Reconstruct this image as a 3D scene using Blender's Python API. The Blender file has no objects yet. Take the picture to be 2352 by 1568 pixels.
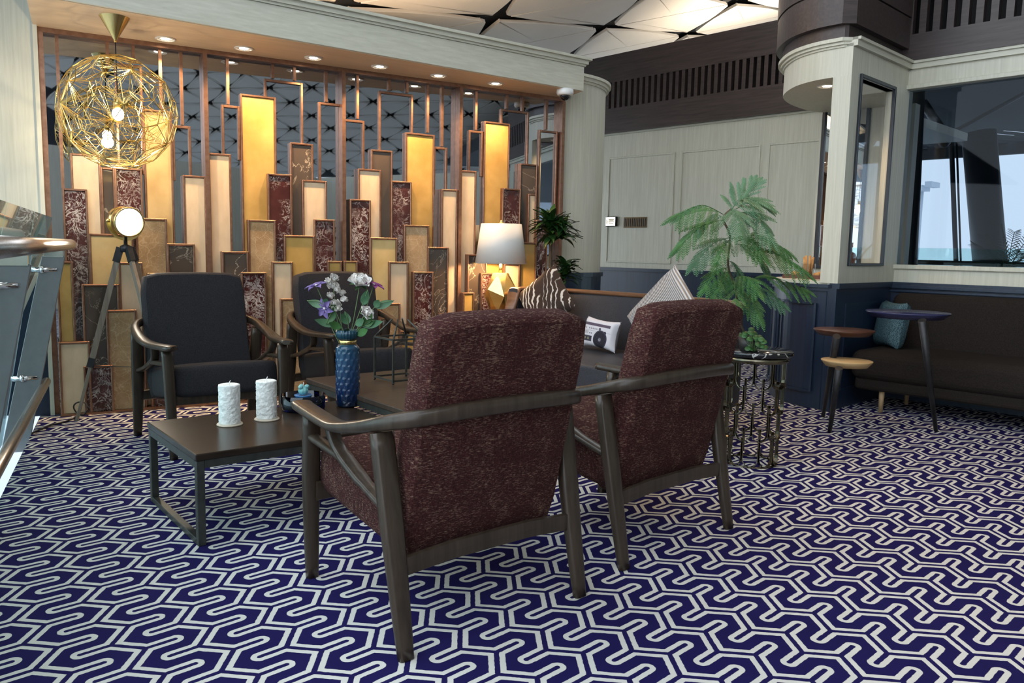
import bpy, bmesh, math, random
import numpy as np
from mathutils import Vector, Matrix

random.seed(7)
sc = bpy.context.scene
COL = sc.collection
PI = math.pi

# ------------------------------------------------------------------ camera
FPX, PITCH, ROLL, CAMH = 1815.0, -0.115, 0.0203, 1.15
cam_d = bpy.data.cameras.new('camera')
cam_d.sensor_width = 36.0
cam_d.lens = 36.0 * FPX / 2352.0
cam_d.clip_start, cam_d.clip_end = 0.05, 400
cam = bpy.data.objects.new('camera', cam_d)
COL.objects.link(cam)
CROT = Matrix.Rotation(PI / 2 + PITCH, 3, 'X') @ Matrix.Rotation(ROLL, 3, 'Z')
cam.matrix_world = Matrix.Translation((0, 0, CAMH)) @ CROT.to_4x4()
sc.camera = cam

# ------------------------------------------------------------------ world, exposure
wd = bpy.data.worlds.new('overcast_sky')
sc.world = wd
wd.use_nodes = True
bg = wd.node_tree.nodes['Background']
bg.inputs[0].default_value = (0.84, 0.92, 1.0, 1)
bg.inputs[1].default_value = 1.75
sc.view_settings.view_transform = 'Standard'
sc.view_settings.look = 'None'
sc.view_settings.gamma = 1.0
sc.view_settings.use_curve_mapping = False
sc.view_settings.exposure = 1.0
sc.cycles.max_bounces = 6
sc.cycles.diffuse_bounces = 3
sc.cycles.glossy_bounces = 3
sc.cycles.transmission_bounces = 4
sc.cycles.transparent_max_bounces = 10
sc.cycles.use_adaptive_sampling = True
sc.cycles.adaptive_threshold = 0.025
sc.cycles.sample_clamp_indirect = 6.0
sc.cycles.caustics_reflective = False
sc.cycles.caustics_refractive = False

WARM = (1.0, 0.62, 0.31)
def spot(name, loc, target, power, size_deg, blend=0.6, color=WARM, radius=0.03, parent=None):
    l = bpy.data.lights.new(name, 'SPOT')
    l.energy, l.color, l.spot_size, l.spot_blend, l.shadow_soft_size = power, color, math.radians(size_deg), blend, radius
    o = bpy.data.objects.new(name, l)
    COL.objects.link(o)
    o.rotation_euler = (Vector(target) - Vector(loc)).to_track_quat('-Z', 'Y').to_euler()
    o.location = loc
    if parent: o.parent = parent
    return o
def point(name, loc, power, color=WARM, radius=0.04, parent=None):
    l = bpy.data.lights.new(name, 'POINT')
    l.energy, l.color, l.shadow_soft_size = power, color, radius
    o = bpy.data.objects.new(name, l)
    COL.objects.link(o)
    o.location = loc
    if parent: o.parent = parent
    return o

# ------------------------------------------------------------------ measuring: a photo pixel becomes a real point
def ray(u, v): return CROT @ Vector(((u - 1176) / FPX, -(v - 784) / FPX, -1.0))
def G(u, v, z):                       # on the horizontal plane z
    r = ray(u, v)
    return Vector((0, 0, CAMH)) + r * ((z - CAMH) / r.z)
def V(u, v, p, ang):                  # on the vertical plane through p running along ang -> (t, z)
    d = Vector((math.cos(ang), math.sin(ang), 0)); n = Vector((-d.y, d.x, 0))
    r = ray(u, v); o = Vector((0, 0, CAMH))
    q = o + r * (n.dot(Vector((p[0], p[1], 0)) - o) / n.dot(r))
    return (q - Vector((p[0], p[1], 0))).dot(d), q.z
def Dy(u, v, y):                      # at distance y ahead
    r = ray(u, v)
    return Vector((0, 0, CAMH)) + r * (y / r.y)

# ------------------------------------------------------------------ mesh building
class MB:
    def __init__(s): s.v, s.f, s.sm = [], [], []
    def add(s, vs, fs, smooth=False):
        k = len(s.v); s.v += [tuple(p) for p in vs]
        s.f += [tuple(i + k for i in f) for f in fs]; s.sm += [smooth] * len(fs)
        return s
    def box(s, c, d, m=None):
        x, y, z = d[0] / 2, d[1] / 2, d[2] / 2
        vs = [Vector((i * x, j * y, k * z)) for i in (-1, 1) for j in (-1, 1) for k in (-1, 1)]
        if m is not None: vs = [m @ p for p in vs]
        vs = [p + Vector(c) for p in vs]
        return s.add(vs, [(0, 1, 3, 2), (4, 6, 7, 5), (0, 4, 5, 1), (2, 3, 7, 6), (0, 2, 6, 4), (1, 5, 7, 3)])
    def b(s, x0, x1, y0, y1, z0, z1):
        return s.box(((x0 + x1) / 2, (y0 + y1) / 2, (z0 + z1) / 2), (x1 - x0, y1 - y0, z1 - z0))
    def prism(s, poly, z0, z1):
        n = len(poly)
        a = sum(poly[i][0] * poly[(i + 1) % n][1] - poly[(i + 1) % n][0] * poly[i][1] for i in range(n))
        if a < 0: poly = poly[::-1]
        vs = [(p[0], p[1], z0) for p in poly] + [(p[0], p[1], z1) for p in poly]
        fs = [tuple(range(n - 1, -1, -1)), tuple(range(n, 2 * n))] + [(i, (i + 1) % n, n + (i + 1) % n, n + i) for i in range(n)]
        return s.add(vs, fs)
    def sweep(s, path, prof, up=(0, 0, 1), scale=None, closed=False, cap=True, smooth=True):
        path = [Vector(p) for p in path]; n = len(path); m = len(prof); vs = []; up = Vector(up)
        for i, p in enumerate(path):
            if closed: t = path[(i + 1) % n] - path[i - 1]
            else: t = path[min(i + 1, n - 1)] - path[max(i - 1, 0)]
            t.normalize(); sd = t.cross(up)
            if sd.length < 1e-5: sd = t.cross(Vector((0, 1, 0.01)))
            sd.normalize(); uu = sd.cross(t)
            k = scale[i] if scale else (1, 1)
            if not isinstance(k, (tuple, list)): k = (k, k)
            vs += [p + sd * (a * k[0]) + uu * (b * k[1]) for a, b in prof]
        fs = []
        for i in range(n if closed else n - 1):
            for j in range(m):
                a, b = i * m + j, i * m + (j + 1) % m
                c, d = ((i + 1) % n) * m + (j + 1) % m, ((i + 1) % n) * m + j
                fs.append((a, b, c, d))
        s.add(vs, fs, smooth)
        if cap and not closed:
            k = len(s.v) - n * m
            s.f += [tuple(range(k + m - 1, k - 1, -1)), tuple(range(k + (n - 1) * m, k + n * m))]; s.sm += [False, False]
        return s
    def tube(s, path, r, n=8, **kw):
        rs = r if isinstance(r, (list, tuple)) else [r] * len(path)
        pr = [(math.cos(2 * PI * i / n), math.sin(2 * PI * i / n)) for i in range(n)]
        return s.sweep(path, pr, scale=[(k, k) for k in rs], **kw)
    def lathe(s, prof, n=24, c=(0, 0, 0), smooth=True, wob=None):
        vs, fs = [], []; m = len(prof)
        for i in range(n):
            a = 2 * PI * i / n
            for r, z in prof:
                rr = r * (wob(a, z) if wob else 1)
                vs.append((c[0] + rr * math.cos(a), c[1] + rr * math.sin(a), c[2] + z))
        for i in range(n):
            for j in range(m - 1):
                fs.append((i * m + j, ((i + 1) % n) * m + j, ((i + 1) % n) * m + j + 1, i * m + j + 1))
        s.add(vs, fs, smooth)
        k = len(s.v) - n * m
        if prof[0][0] > 1e-3 and prof[-1][0] > 1e-3:          # ring profile: close it on itself
            s.f += [(k + i * m + m - 1, k + ((i + 1) % n) * m + m - 1, k + ((i + 1) % n) * m, k + i * m) for i in range(n)]; s.sm += [smooth] * n
        else:
            for j, flip in ((0, True), (m - 1, False)):
                if prof[j][0] > 1e-3:
                    ring = [k + i * m + j for i in range(n)]
                    s.f.append(tuple(ring[::-1] if flip else ring)); s.sm.append(False)
        return s
    def grid(s, fn, nu, nv, smooth=True, wrap_u=False):
        vs = [fn(i / nu, j / nv) for i in range(nu + (0 if wrap_u else 1)) for j in range(nv + 1)]
        nu2 = nu if wrap_u else nu + 1; fs = []
        for i in range(nu):
            for j in range(nv):
                a, b = i * (nv + 1) + j, ((i + 1) % nu2) * (nv + 1) + j
                fs.append((a, b, b + 1, a + 1))
        return s.add(vs, fs, smooth)
    def xf(s, m):
        s.v = [tuple(m @ Vector(p)) for p in s.v]; return s
    def mesh(s, name):
        me = bpy.data.meshes.new(name); me.from_pydata(s.v, [], s.f)
        me.polygons.foreach_set('use_smooth', s.sm); me.validate(); me.update()
        return me

def ELL(a, b, n=10, p=2.0):            # rounded profile
    out = []
    for i in range(n):
        t = 2 * PI * i / n; c, q = math.cos(t), math.sin(t)
        out.append((a * math.copysign(abs(c) ** (2 / p), c), b * math.copysign(abs(q) ** (2 / p), q)))
    return out
def catmull(pts, k=6):
    pts = [Vector(p) for p in pts]; out = []
    for i in range(len(pts) - 1):
        p0, p1, p2, p3 = pts[max(i - 1, 0)], pts[i], pts[i + 1], pts[min(i + 2, len(pts) - 1)]
        for j in range(k):
            t = j / k
            out.append(0.5 * ((2 * p1) + (p2 - p0) * t + (2 * p0 - 5 * p1 + 4 * p2 - p3) * t * t + (3 * p1 - p0 - 3 * p2 + p3) * t ** 3))
    return out + [pts[-1]]

def obj(name, me, m, parent=None, bevel=0, seg=2, loc=None, rot=None, sub=0, label=None):
    if isinstance(me, MB): me = me.mesh(name)
    if m is not None and not me.materials:
        for q in (m if isinstance(m, list) else [m]): me.materials.append(q)
    o = bpy.data.objects.new(name, me); COL.objects.link(o)
    if parent is not None: o.parent = parent
    if label: o['label'] = label
    if loc is not None: o.location = loc
    if rot is not None: o.rotation_euler = rot
    if bevel:
        q = o.modifiers.new('bevel', 'BEVEL'); q.width = bevel; q.segments = seg; q.limit_method = 'ANGLE'
        q.harden_normals = False
    if sub:
        q = o.modifiers.new('sub', 'SUBSURF'); q.levels = q.render_levels = sub
    return o
def tag(o, label=None, cat=None, group=None, kind=None):
    for k, v in (('label', label), ('category', cat), ('group', group), ('kind', kind)):
        if v: o[k] = v
    return o
def thing(name, label, cat, loc=(0, 0, 0), rz=0, group=None):
    o = bpy.data.objects.new(name, None); COL.objects.link(o)
    o.location = loc; o.rotation_euler = (0, 0, rz); o.empty_display_size = 0.1
    return tag(o, label, cat, group)
def struct(name, me, m, parent=None, label=None, **kw):
    return tag(obj(name, me, m, parent, **kw), label, kind='structure')
def copy_tree(o, parent=None):
    c = o.copy(); COL.objects.link(c); c.parent = parent
    for ch in o.children: copy_tree(ch, c)
    return c

# ------------------------------------------------------------------ materials
class NT:
    def __init__(s, name):
        s.m = bpy.data.materials.new(name); s.m.use_nodes = True
        s.t = s.m.node_tree; s.p = s.t.nodes['Principled BSDF']; s.out = s.t.nodes['Material Output']
    def n(s, typ, ins=None, **props):
        q = s.t.nodes.new(typ)
        for k, v in props.items(): setattr(q, k, v)
        for k, v in (ins or {}).items(): s.set(q.inputs[k], v)
        return q
    def set(s, sock, v):
        if isinstance(v, bpy.types.NodeSocket): s.t.links.new(v, sock)
        elif isinstance(v, bpy.types.Node): s.t.links.new(v.outputs[0], sock)
        else: sock.default_value = v
    def math(s, op, a, b=None, clamp=False):
        q = s.n('ShaderNodeMath', {0: a} if b is None else {0: a, 1: b}, operation=op); q.use_clamp = clamp
        return q.outputs[0]
    def vm(s, op, a, b=None, sc_=None):
        ins = {0: a}
        if b is not None: ins[1] = b
        q = s.n('ShaderNodeVectorMath', ins, operation=op)
        if sc_ is not None: s.set(q.inputs['Scale'], sc_)
        return q
    def coord(s, scale=(1, 1, 1), rnd=False):
        c = s.n('ShaderNodeTexCoord').outputs['Object']
        if rnd:
            oi = s.n('ShaderNodeObjectInfo').outputs['Random']
            c = s.vm('ADD', c, s.vm('SCALE', (13.7, 7.1, 9.3), sc_=s.math('MULTIPLY', oi, 7.0)).outputs[0]).outputs[0]
        return s.n('ShaderNodeMapping', {'Vector': c, 'Scale': scale}).outputs[0]
    def noise(s, vec, scale, detail=3, rough=0.55, dist=0):
        return s.n('ShaderNodeTexNoise', {'Vector': vec, 'Scale': scale, 'Detail': detail, 'Roughness': rough, 'Distortion': dist}).outputs['Fac']
    def ramp(s, fac, stops):
        q = s.n('ShaderNodeValToRGB', {0: fac}); e = q.color_ramp.elements
        while len(e) < len(stops): e.new(0.5)
        for el, (pos, c) in zip(e, stops): el.position = pos; el.color = (*c, 1)
        return q.outputs[0]
    def mix(s, f, a, b):
        q = s.n('ShaderNodeMix', data_type='RGBA')
        s.set(q.inputs[0], f)
        for i, c in ((6, a), (7, b)): s.set(q.inputs[i], (*c, 1) if isinstance(c, tuple) and len(c) == 3 else c)
        return q.outputs[2]
    def bump(s, hgt, strength=0.3, dist=0.01):
        s.set(s.p.inputs['Normal'], s.n('ShaderNodeBump', {'Height': hgt, 'Strength': strength, 'Distance': dist}).outputs[0])
    def fin(s, color=None, rough=0.5, metal=0, **kw):
        if color is not None: s.set(s.p.inputs['Base Color'], (*color, 1) if isinstance(color, tuple) and len(color) == 3 else color)
        s.set(s.p.inputs['Roughness'], rough); s.set(s.p.inputs['Metallic'], metal)
        for k, v in kw.items(): s.set(s.p.inputs[k.replace('_', ' ')], v)
        return s.m

def mottled(name, c1, c2, scale=6, rough=0.5, metal=0, stretch=(1, 1, 1), bump=0, **kw):
    t = NT(name); v = t.coord(stretch, True); f = t.noise(v, scale, 4)
    if bump: t.bump(f, bump)
    return t.fin(t.ramp(f, [(0.3, c1), (0.7, c2)]), rough, metal, **kw)
def glow(name, c, s):
    t = NT(name); t.m.cycles.emission_sampling = 'NONE'
    return t.fin((0.9, 0.9, 0.9), 0.4, 0, Emission_Color=(*c, 1), Emission_Strength=s)
def glassy(name, tint, refl=0.5, rough=0.02, a=0.92):
    t = NT(name); nt = t.t
    lw = t.n('ShaderNodeLayerWeight', {'Blend': 0.35}).outputs['Fresnel']
    tr = t.n('ShaderNodeBsdfTransparent', {'Color': (*tint, 1)}); gl = t.n('ShaderNodeBsdfGlossy', {'Color': (0.9, 0.95, 1, 1), 'Roughness': rough})
    mx = t.n('ShaderNodeMixShader', {0: t.math('MULTIPLY', lw, refl, True), 1: tr.outputs[0], 2: gl.outputs[0]})
    nt.links.new(mx.outputs[0], t.out.inputs[0]); return t.m

M = {}
def wood(name, c1, c2, axis, rough=0.4, scale=9, contrast=(0.3, 0.72), bump=0.06, **kw):
    t = NT(name); st = {'x': (0.08, 1.4, 1.4), 'y': (1.4, 0.08, 1.4), 'z': (1.4, 1.4, 0.06)}[axis]
    v = t.coord(st, True); f = t.noise(v, scale * 4, 5, 0.65, 0.4)
    if bump: t.bump(f, bump)
    return t.fin(t.ramp(f, [(contrast[0], c1), (contrast[1], c2)]), rough, 0, **kw)
M['cream'] = wood('cream_wood_veneer', (0.51, 0.50, 0.405), (0.64, 0.63, 0.525), 'z', 0.5, 9, bump=0)
M['cream_x'] = wood('cream_wood_beam', (0.51, 0.50, 0.405), (0.64, 0.63, 0.525), 'x', 0.5, 9, bump=0)
M['honey'] = wood('cream_veneer_warm_lit', (0.60, 0.44, 0.29), (0.72, 0.54, 0.37), 'x', 0.45, 9, bump=0)  # cream veneer with the downlights' warm bounce put into its colour
M['walnut'] = wood('dark_walnut', (0.030, 0.021, 0.020), (0.070, 0.050, 0.047), 'x', 0.42, 8, bump=0)
M['navy'] = wood('navy_lacquer', (0.006, 0.014, 0.034), (0.012, 0.027, 0.058), 'z', 0.38, 6, bump=0)
M['chairwood'] = wood('smoked_oak', (0.024, 0.0165, 0.011), (0.054, 0.039, 0.028), 'z', 0.30, 7, Specular_IOR_Level=0.4)
M['rimwood'] = wood('brown_oak_rim', (0.10, 0.045, 0.022), (0.20, 0.10, 0.05), 'x', 0.35, 7)
M['oak'] = wood('pale_oak', (0.42, 0.27, 0.12), (0.60, 0.42, 0.21), 'x', 0.5, 6)
M['browntop'] = wood('red_brown_oak', (0.05, 0.018, 0.010), (0.11, 0.042, 0.024), 'x', 0.35, 6)
M['legoak'] = wood('leg_oak', (0.28, 0.18, 0.09), (0.42, 0.29, 0.16), 'z', 0.5, 6)
M['tripodwood'] = wood('grey_brown_wood', (0.14, 0.11, 0.085), (0.25, 0.21, 0.17), 'z', 0.45, 6)
M['bronze'] = mottled('brushed_bronze', (0.23, 0.125, 0.085), (0.33, 0.19, 0.13), 30, 0.36, 0.85)
M['brass'] = mottled('polished_brass', (0.62, 0.45, 0.16), (0.80, 0.61, 0.27), 8, 0.26, 1.0)
M['goldsheet'] = mottled('etched_brass_sheet', (0.62, 0.46, 0.15), (0.78, 0.60, 0.24), 9, 0.30, 1.0)
M['antique'] = mottled('antique_brass', (0.12, 0.105, 0.075), (0.20, 0.18, 0.13), 20, 0.25, 1.0)
M['steel'] = mottled('brushed_steel', (0.50, 0.47, 0.44), (0.66, 0.62, 0.58), 40, 0.28, 1.0, (1, 1, 8))
M['chrome'] = mottled('chrome', (0.75, 0.75, 0.75), (0.85, 0.85, 0.85), 8, 0.1, 1.0)
M['greyplate'] = mottled('grey_painted_plate', (0.24, 0.245, 0.255), (0.28, 0.285, 0.295), 20, 0.5)
M['gunmetal'] = mottled('dark_steel_frame', (0.045, 0.048, 0.044), (0.075, 0.078, 0.072), 25, 0.4, 0.6)
M['blackmetal'] = mottled('black_metal', (0.012, 0.012, 0.014), (0.022, 0.022, 0.025), 30, 0.4, 0.3)
M['black'] = mottled('matt_black', (0.006, 0.006, 0.007), (0.010, 0.010, 0.011), 10, 0.7)
M['blackframe'] = mottled('black_lacquer_frame', (0.010, 0.014, 0.022), (0.016, 0.022, 0.032), 12, 0.35)
M['white'] = mottled('white_plastic', (0.78, 0.78, 0.76), (0.84, 0.84, 0.82), 5, 0.4)
M['whitemetal'] = mottled('white_enamel', (0.72, 0.70, 0.66), (0.8, 0.78, 0.74), 5, 0.35)
M['ceil'] = mottled('off_white_ceiling_panel', (0.60, 0.53, 0.45), (0.64, 0.57, 0.485), 2, 0.75)
M['gapdark'] = mottled('dark_void_above_panels', (0.008, 0.008, 0.009), (0.012, 0.012, 0.013), 2, 0.9)
M['stone_gold'] = mottled('golden_onyx', (0.38, 0.235, 0.065), (0.53, 0.345, 0.115), 5, 0.22)
M['stone_cream'] = mottled('cream_stone', (0.60, 0.455, 0.30), (0.68, 0.53, 0.365), 22, 0.35, 0, (1, 1, 0.4))
def veined(name, base1, base2, vein, vscale, width, vamt=1.0, rough=0.14, second=None):
    t = NT(name); c = t.coord((1, 1, 1), True)
    w = t.n('ShaderNodeTexNoise', {'Vector': c, 'Scale': vscale * 0.9, 'Detail': 3.0, 'Roughness': 0.6})
    d = t.vm('ADD', c, t.vm('SCALE', w.outputs['Color'], sc_=0.55 / vscale * 2).outputs[0]).outputs[0]
    e = t.n('ShaderNodeTexVoronoi', {'Vector': d, 'Scale': vscale}, feature='DISTANCE_TO_EDGE').outputs['Distance']
    big = t.noise(c, vscale * 0.35, 3)
    wd_ = t.math('MULTIPLY', t.math('POWER', big, 2.2), width * 4)
    mask = t.math('SUBTRACT', 1.0, t.math('DIVIDE', e, wd_), True)
    mask = t.math('MULTIPLY', t.math('POWER', mask, 0.8), vamt, True)
    if second:
        e2 = t.n('ShaderNodeTexVoronoi', {'Vector': d, 'Scale': vscale * 3.1}, feature='DISTANCE_TO_EDGE').outputs['Distance']
        m2 = t.math('SUBTRACT', 1.0, t.math('DIVIDE', e2, t.math('MULTIPLY', big, width * second)), True)
        mask = t.math('MAXIMUM', mask, t.math('MULTIPLY', m2, 0.6))
    base = t.ramp(t.noise(c, vscale * 0.7, 4), [(0.35, base1), (0.65, base2)])
    return t.fin(t.mix(mask, base, vein), rough)
M['stone_tan'] = veined('tan_marble', (0.30, 0.19, 0.095), (0.44, 0.30, 0.165), (0.60, 0.46, 0.30), 9, 0.03, 0.55, 0.18, 2.0)
def ridged(name, b1, b2, vein, s1, s2, wid, rough=0.14, amt=0.9, patch=(0.42, 0.62)):
    t = NT(name); c = t.coord((1, 1, 1), True); mask = None
    for sc_, w_ in ((s1, wid), (s2, wid * 1.3)):
        n = t.noise(c, sc_, 5, 0.6, 1.2)
        r = t.math('SUBTRACT', 1.0, t.math('DIVIDE', t.math('ABSOLUTE', t.math('SUBTRACT', n, 0.5)), w_), True)
        pm = t.n('ShaderNodeMapRange', {0: t.noise(t.vm('ADD', c, (sc_, 3.0, 1.0)).outputs[0], s1 * 0.35, 3), 1: patch[0], 2: patch[1]}).outputs[0]
        r = t.math('MULTIPLY', r, pm); mask = r if mask is None else t.math('MAXIMUM', mask, r)
    base = t.ramp(t.noise(c, s1 * 0.6, 4), [(0.35, b1), (0.65, b2)])
    return t.fin(t.mix(t.math('MULTIPLY', mask, amt, True), base, vein), rough)
M['stone_dark'] = ridged('dark_brown_marble', (0.050, 0.038, 0.030), (0.085, 0.066, 0.054), (0.55, 0.47, 0.37), 1.6, 3.0, 0.006, 0.16, 0.8, (0.5, 0.6))
M['stone_red'] = ridged('burgundy_marble', (0.040, 0.010, 0.010), (0.075, 0.021, 0.019), (0.66, 0.61, 0.58), 10, 24, 0.028)
M['marble_black'] = veined('black_marble', (0.006, 0.007, 0.009), (0.012, 0.013, 0.016), (0.55, 0.55, 0.53), 7, 0.03, 0.9, 0.08)
def mirror(name, tint, rough=0.015):
    t = NT(name); f = t.noise(t.coord(), 1.5, 2)
    return t.fin(t.ramp(f, [(0.3, tint), (0.7, tuple(x * 1.03 for x in tint))]), rough, 1.0)
M['mirror'] = mirror('smoked_mirror', (0.34, 0.37, 0.41))
M['mirror2'] = mirror('dark_mirror_glass', (0.40, 0.44, 0.47))
M['glass'] = glassy('balustrade_glass', (0.80, 0.93, 0.92), 0.75)
M['clear'] = glassy('clear_pane', (0.97, 0.98, 0.98), 0.25)
M['tinted'] = glassy('dark_tinted_pane', (0.43, 0.47, 0.51), 0.2)
M['blueglass'] = glassy('cobalt_glass', (0.03, 0.07, 0.34), 0.9)
def fabric(name, c1, c2, sx, sz, th=(0.42, 0.62), rough=0.9, bump=0.5, c3=None):
    t = NT(name); c = t.coord()
    a = t.noise(t.n('ShaderNodeMapping', {'Vector': c, 'Scale': (sx, sx, sz)}).outputs[0], 1, 3, 0.6)
    b2 = t.noise(t.n('ShaderNodeMapping', {'Vector': c, 'Scale': (sz, sz, sx)}).outputs[0], 1, 3, 0.6)
    f = t.math('MULTIPLY', t.math('ADD', a, b2), 0.5)
    t.bump(f, bump, 0.004)
    col = t.ramp(f, [(th[0], c1), (th[1], c2)] + ([(min(1, th[1] + 0.08), c3)] if c3 else []))
    return t.fin(col, rough, 0, Specular_IOR_Level=0.22)
def tweed():
    t = NT('maroon_tweed'); c = t.coord()
    def mp(s): return t.n('ShaderNodeMapping', {'Vector': c, 'Scale': s}).outputs[0]
    a = t.noise(mp((420, 420, 60)), 1, 3, 0.65); b = t.noise(mp((75, 75, 420)), 1, 3, 0.65)
    big = t.noise(c, 14, 2)
    base = t.ramp(a, [(0.38, (0.016, 0.0035, 0.0045)), (0.62, (0.060, 0.0150, 0.0140))])
    fl = t.n('ShaderNodeMapRange', {0: t.math('ADD', b, t.math('MULTIPLY', t.math('SUBTRACT', big, 0.5), 0.25)), 1: 0.53, 2: 0.68}).outputs[0]
    fl = t.math('MULTIPLY', fl, t.math('ADD', a, 0.15), True)
    t.bump(t.math('ADD', a, b), 0.5, 0.004)
    return t.fin(t.mix(fl, base, (0.27, 0.175, 0.125)), 0.9, 0, Specular_IOR_Level=0.2)
M['maroon'] = tweed()
M['maroonseat'] = fabric('maroon_velvet', (0.045, 0.007, 0.008), (0.075, 0.013, 0.013), 200, 90, (0.40, 0.6))
M['weave'] = fabric('charcoal_navy_weave', (0.009, 0.0095, 0.013), (0.034, 0.031, 0.035), 420, 420, (0.42, 0.58), 0.75, 0.7)
M['sofa'] = fabric('grey_leatherette', (0.030, 0.031, 0.038), (0.055, 0.056, 0.066), 300, 300, (0.40, 0.6), 0.5, 0.5)
M['darkweave'] = fabric('dark_brown_weave', (0.009, 0.007, 0.006), (0.024, 0.018, 0.015), 300, 120, (0.40, 0.6))
M['teal'] = fabric('teal_cushion_weave', (0.02, 0.045, 0.055), (0.10, 0.18, 0.21), 160, 160, (0.42, 0.56), 0.6, 0.8)
M['leaf'] = mottled('fresh_leaf', (0.022, 0.085, 0.022), (0.065, 0.19, 0.05), 9, 0.5)
M['leafsilver'] = mottled('grey_green_leaf', (0.045, 0.125, 0.06), (0.10, 0.21, 0.11), 9, 0.5)
M['leafdark'] = mottled('dark_leaf', (0.008, 0.030, 0.008), (0.02, 0.075, 0.014), 12, 0.35)
M['stem'] = mottled('brown_stem', (0.06, 0.04, 0.025), (0.10, 0.07, 0.04), 30, 0.8)
M['stemgreen'] = mottled('green_stem', (0.09, 0.16, 0.06), (0.14, 0.22, 0.09), 30, 0.6)
M['petal'] = mottled('ivory_petal', (0.74, 0.70, 0.66), (0.84, 0.82, 0.79), 20, 0.6)
M['purple'] = mottled('violet_petal', (0.11, 0.07, 0.24), (0.21, 0.15, 0.36), 25, 0.6)
M['magenta'] = mottled('magenta_petal', (0.16, 0.02, 0.12), (0.26, 0.05, 0.22), 25, 0.6)
M['wax'] = mottled('white_wax', (0.80, 0.82, 0.80), (0.86, 0.88, 0.86), 40, 0.6, 0, (1, 1, 1), 0.8)
M['tealwax'] = mottled('teal_glaze', (0.12, 0.36, 0.38), (0.22, 0.50, 0.50), 14, 0.3)
M['cork'] = mottled('beige_coaster', (0.50, 0.42, 0.33), (0.60, 0.52, 0.42), 60, 0.8)
M['tabletop'] = mottled('dark_oak_tabletop', (0.016, 0.011, 0.008), (0.030, 0.021, 0.015), 18, 0.27, 0, (0.3, 3, 1), Specular_IOR_Level=0.22)
M['slatetop'] = mottled('brown_slate_tabletop', (0.036, 0.025, 0.019), (0.062, 0.044, 0.034), 18, 0.35, 0, (0.3, 3, 1), Specular_IOR_Level=0.22)
M['shade'] = mottled('ivory_silk_shade', (0.66, 0.65, 0.62), (0.70, 0.69, 0.66), 3, 0.45)
M['terrac'] = mottled('dark_pot', (0.02, 0.02, 0.022), (0.035, 0.035, 0.037), 10, 0.5)
M['soil'] = mottled('soil', (0.02, 0.014, 0.01), (0.05, 0.035, 0.025), 60, 0.95)
M['navytop'] = mottled('navy_lacquer_top', (0.020, 0.022, 0.075), (0.030, 0.034, 0.10), 8, 0.25)
M['concrete'] = mottled('pale_lower_ground', (0.24, 0.28, 0.32), (0.28, 0.33, 0.37), 0.4, 0.9)
M['bulb'] = glow('warm_bulb', (1.0, 0.82, 0.55), 14)
M['lens'] = glow('white_lamp_lens', (1.0, 0.95, 0.88), 5)
M['led'] = glow('downlight_lens', (1.0, 0.80, 0.58), 10)
M['food1'] = mottled('baked_bread', (0.42, 0.20, 0.06), (0.62, 0.36, 0.14), 40, 0.7)
M['redwood'] = mottled('dark_red_tray', (0.10, 0.03, 0.02), (0.16, 0.05, 0.03), 20, 0.5)
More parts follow.
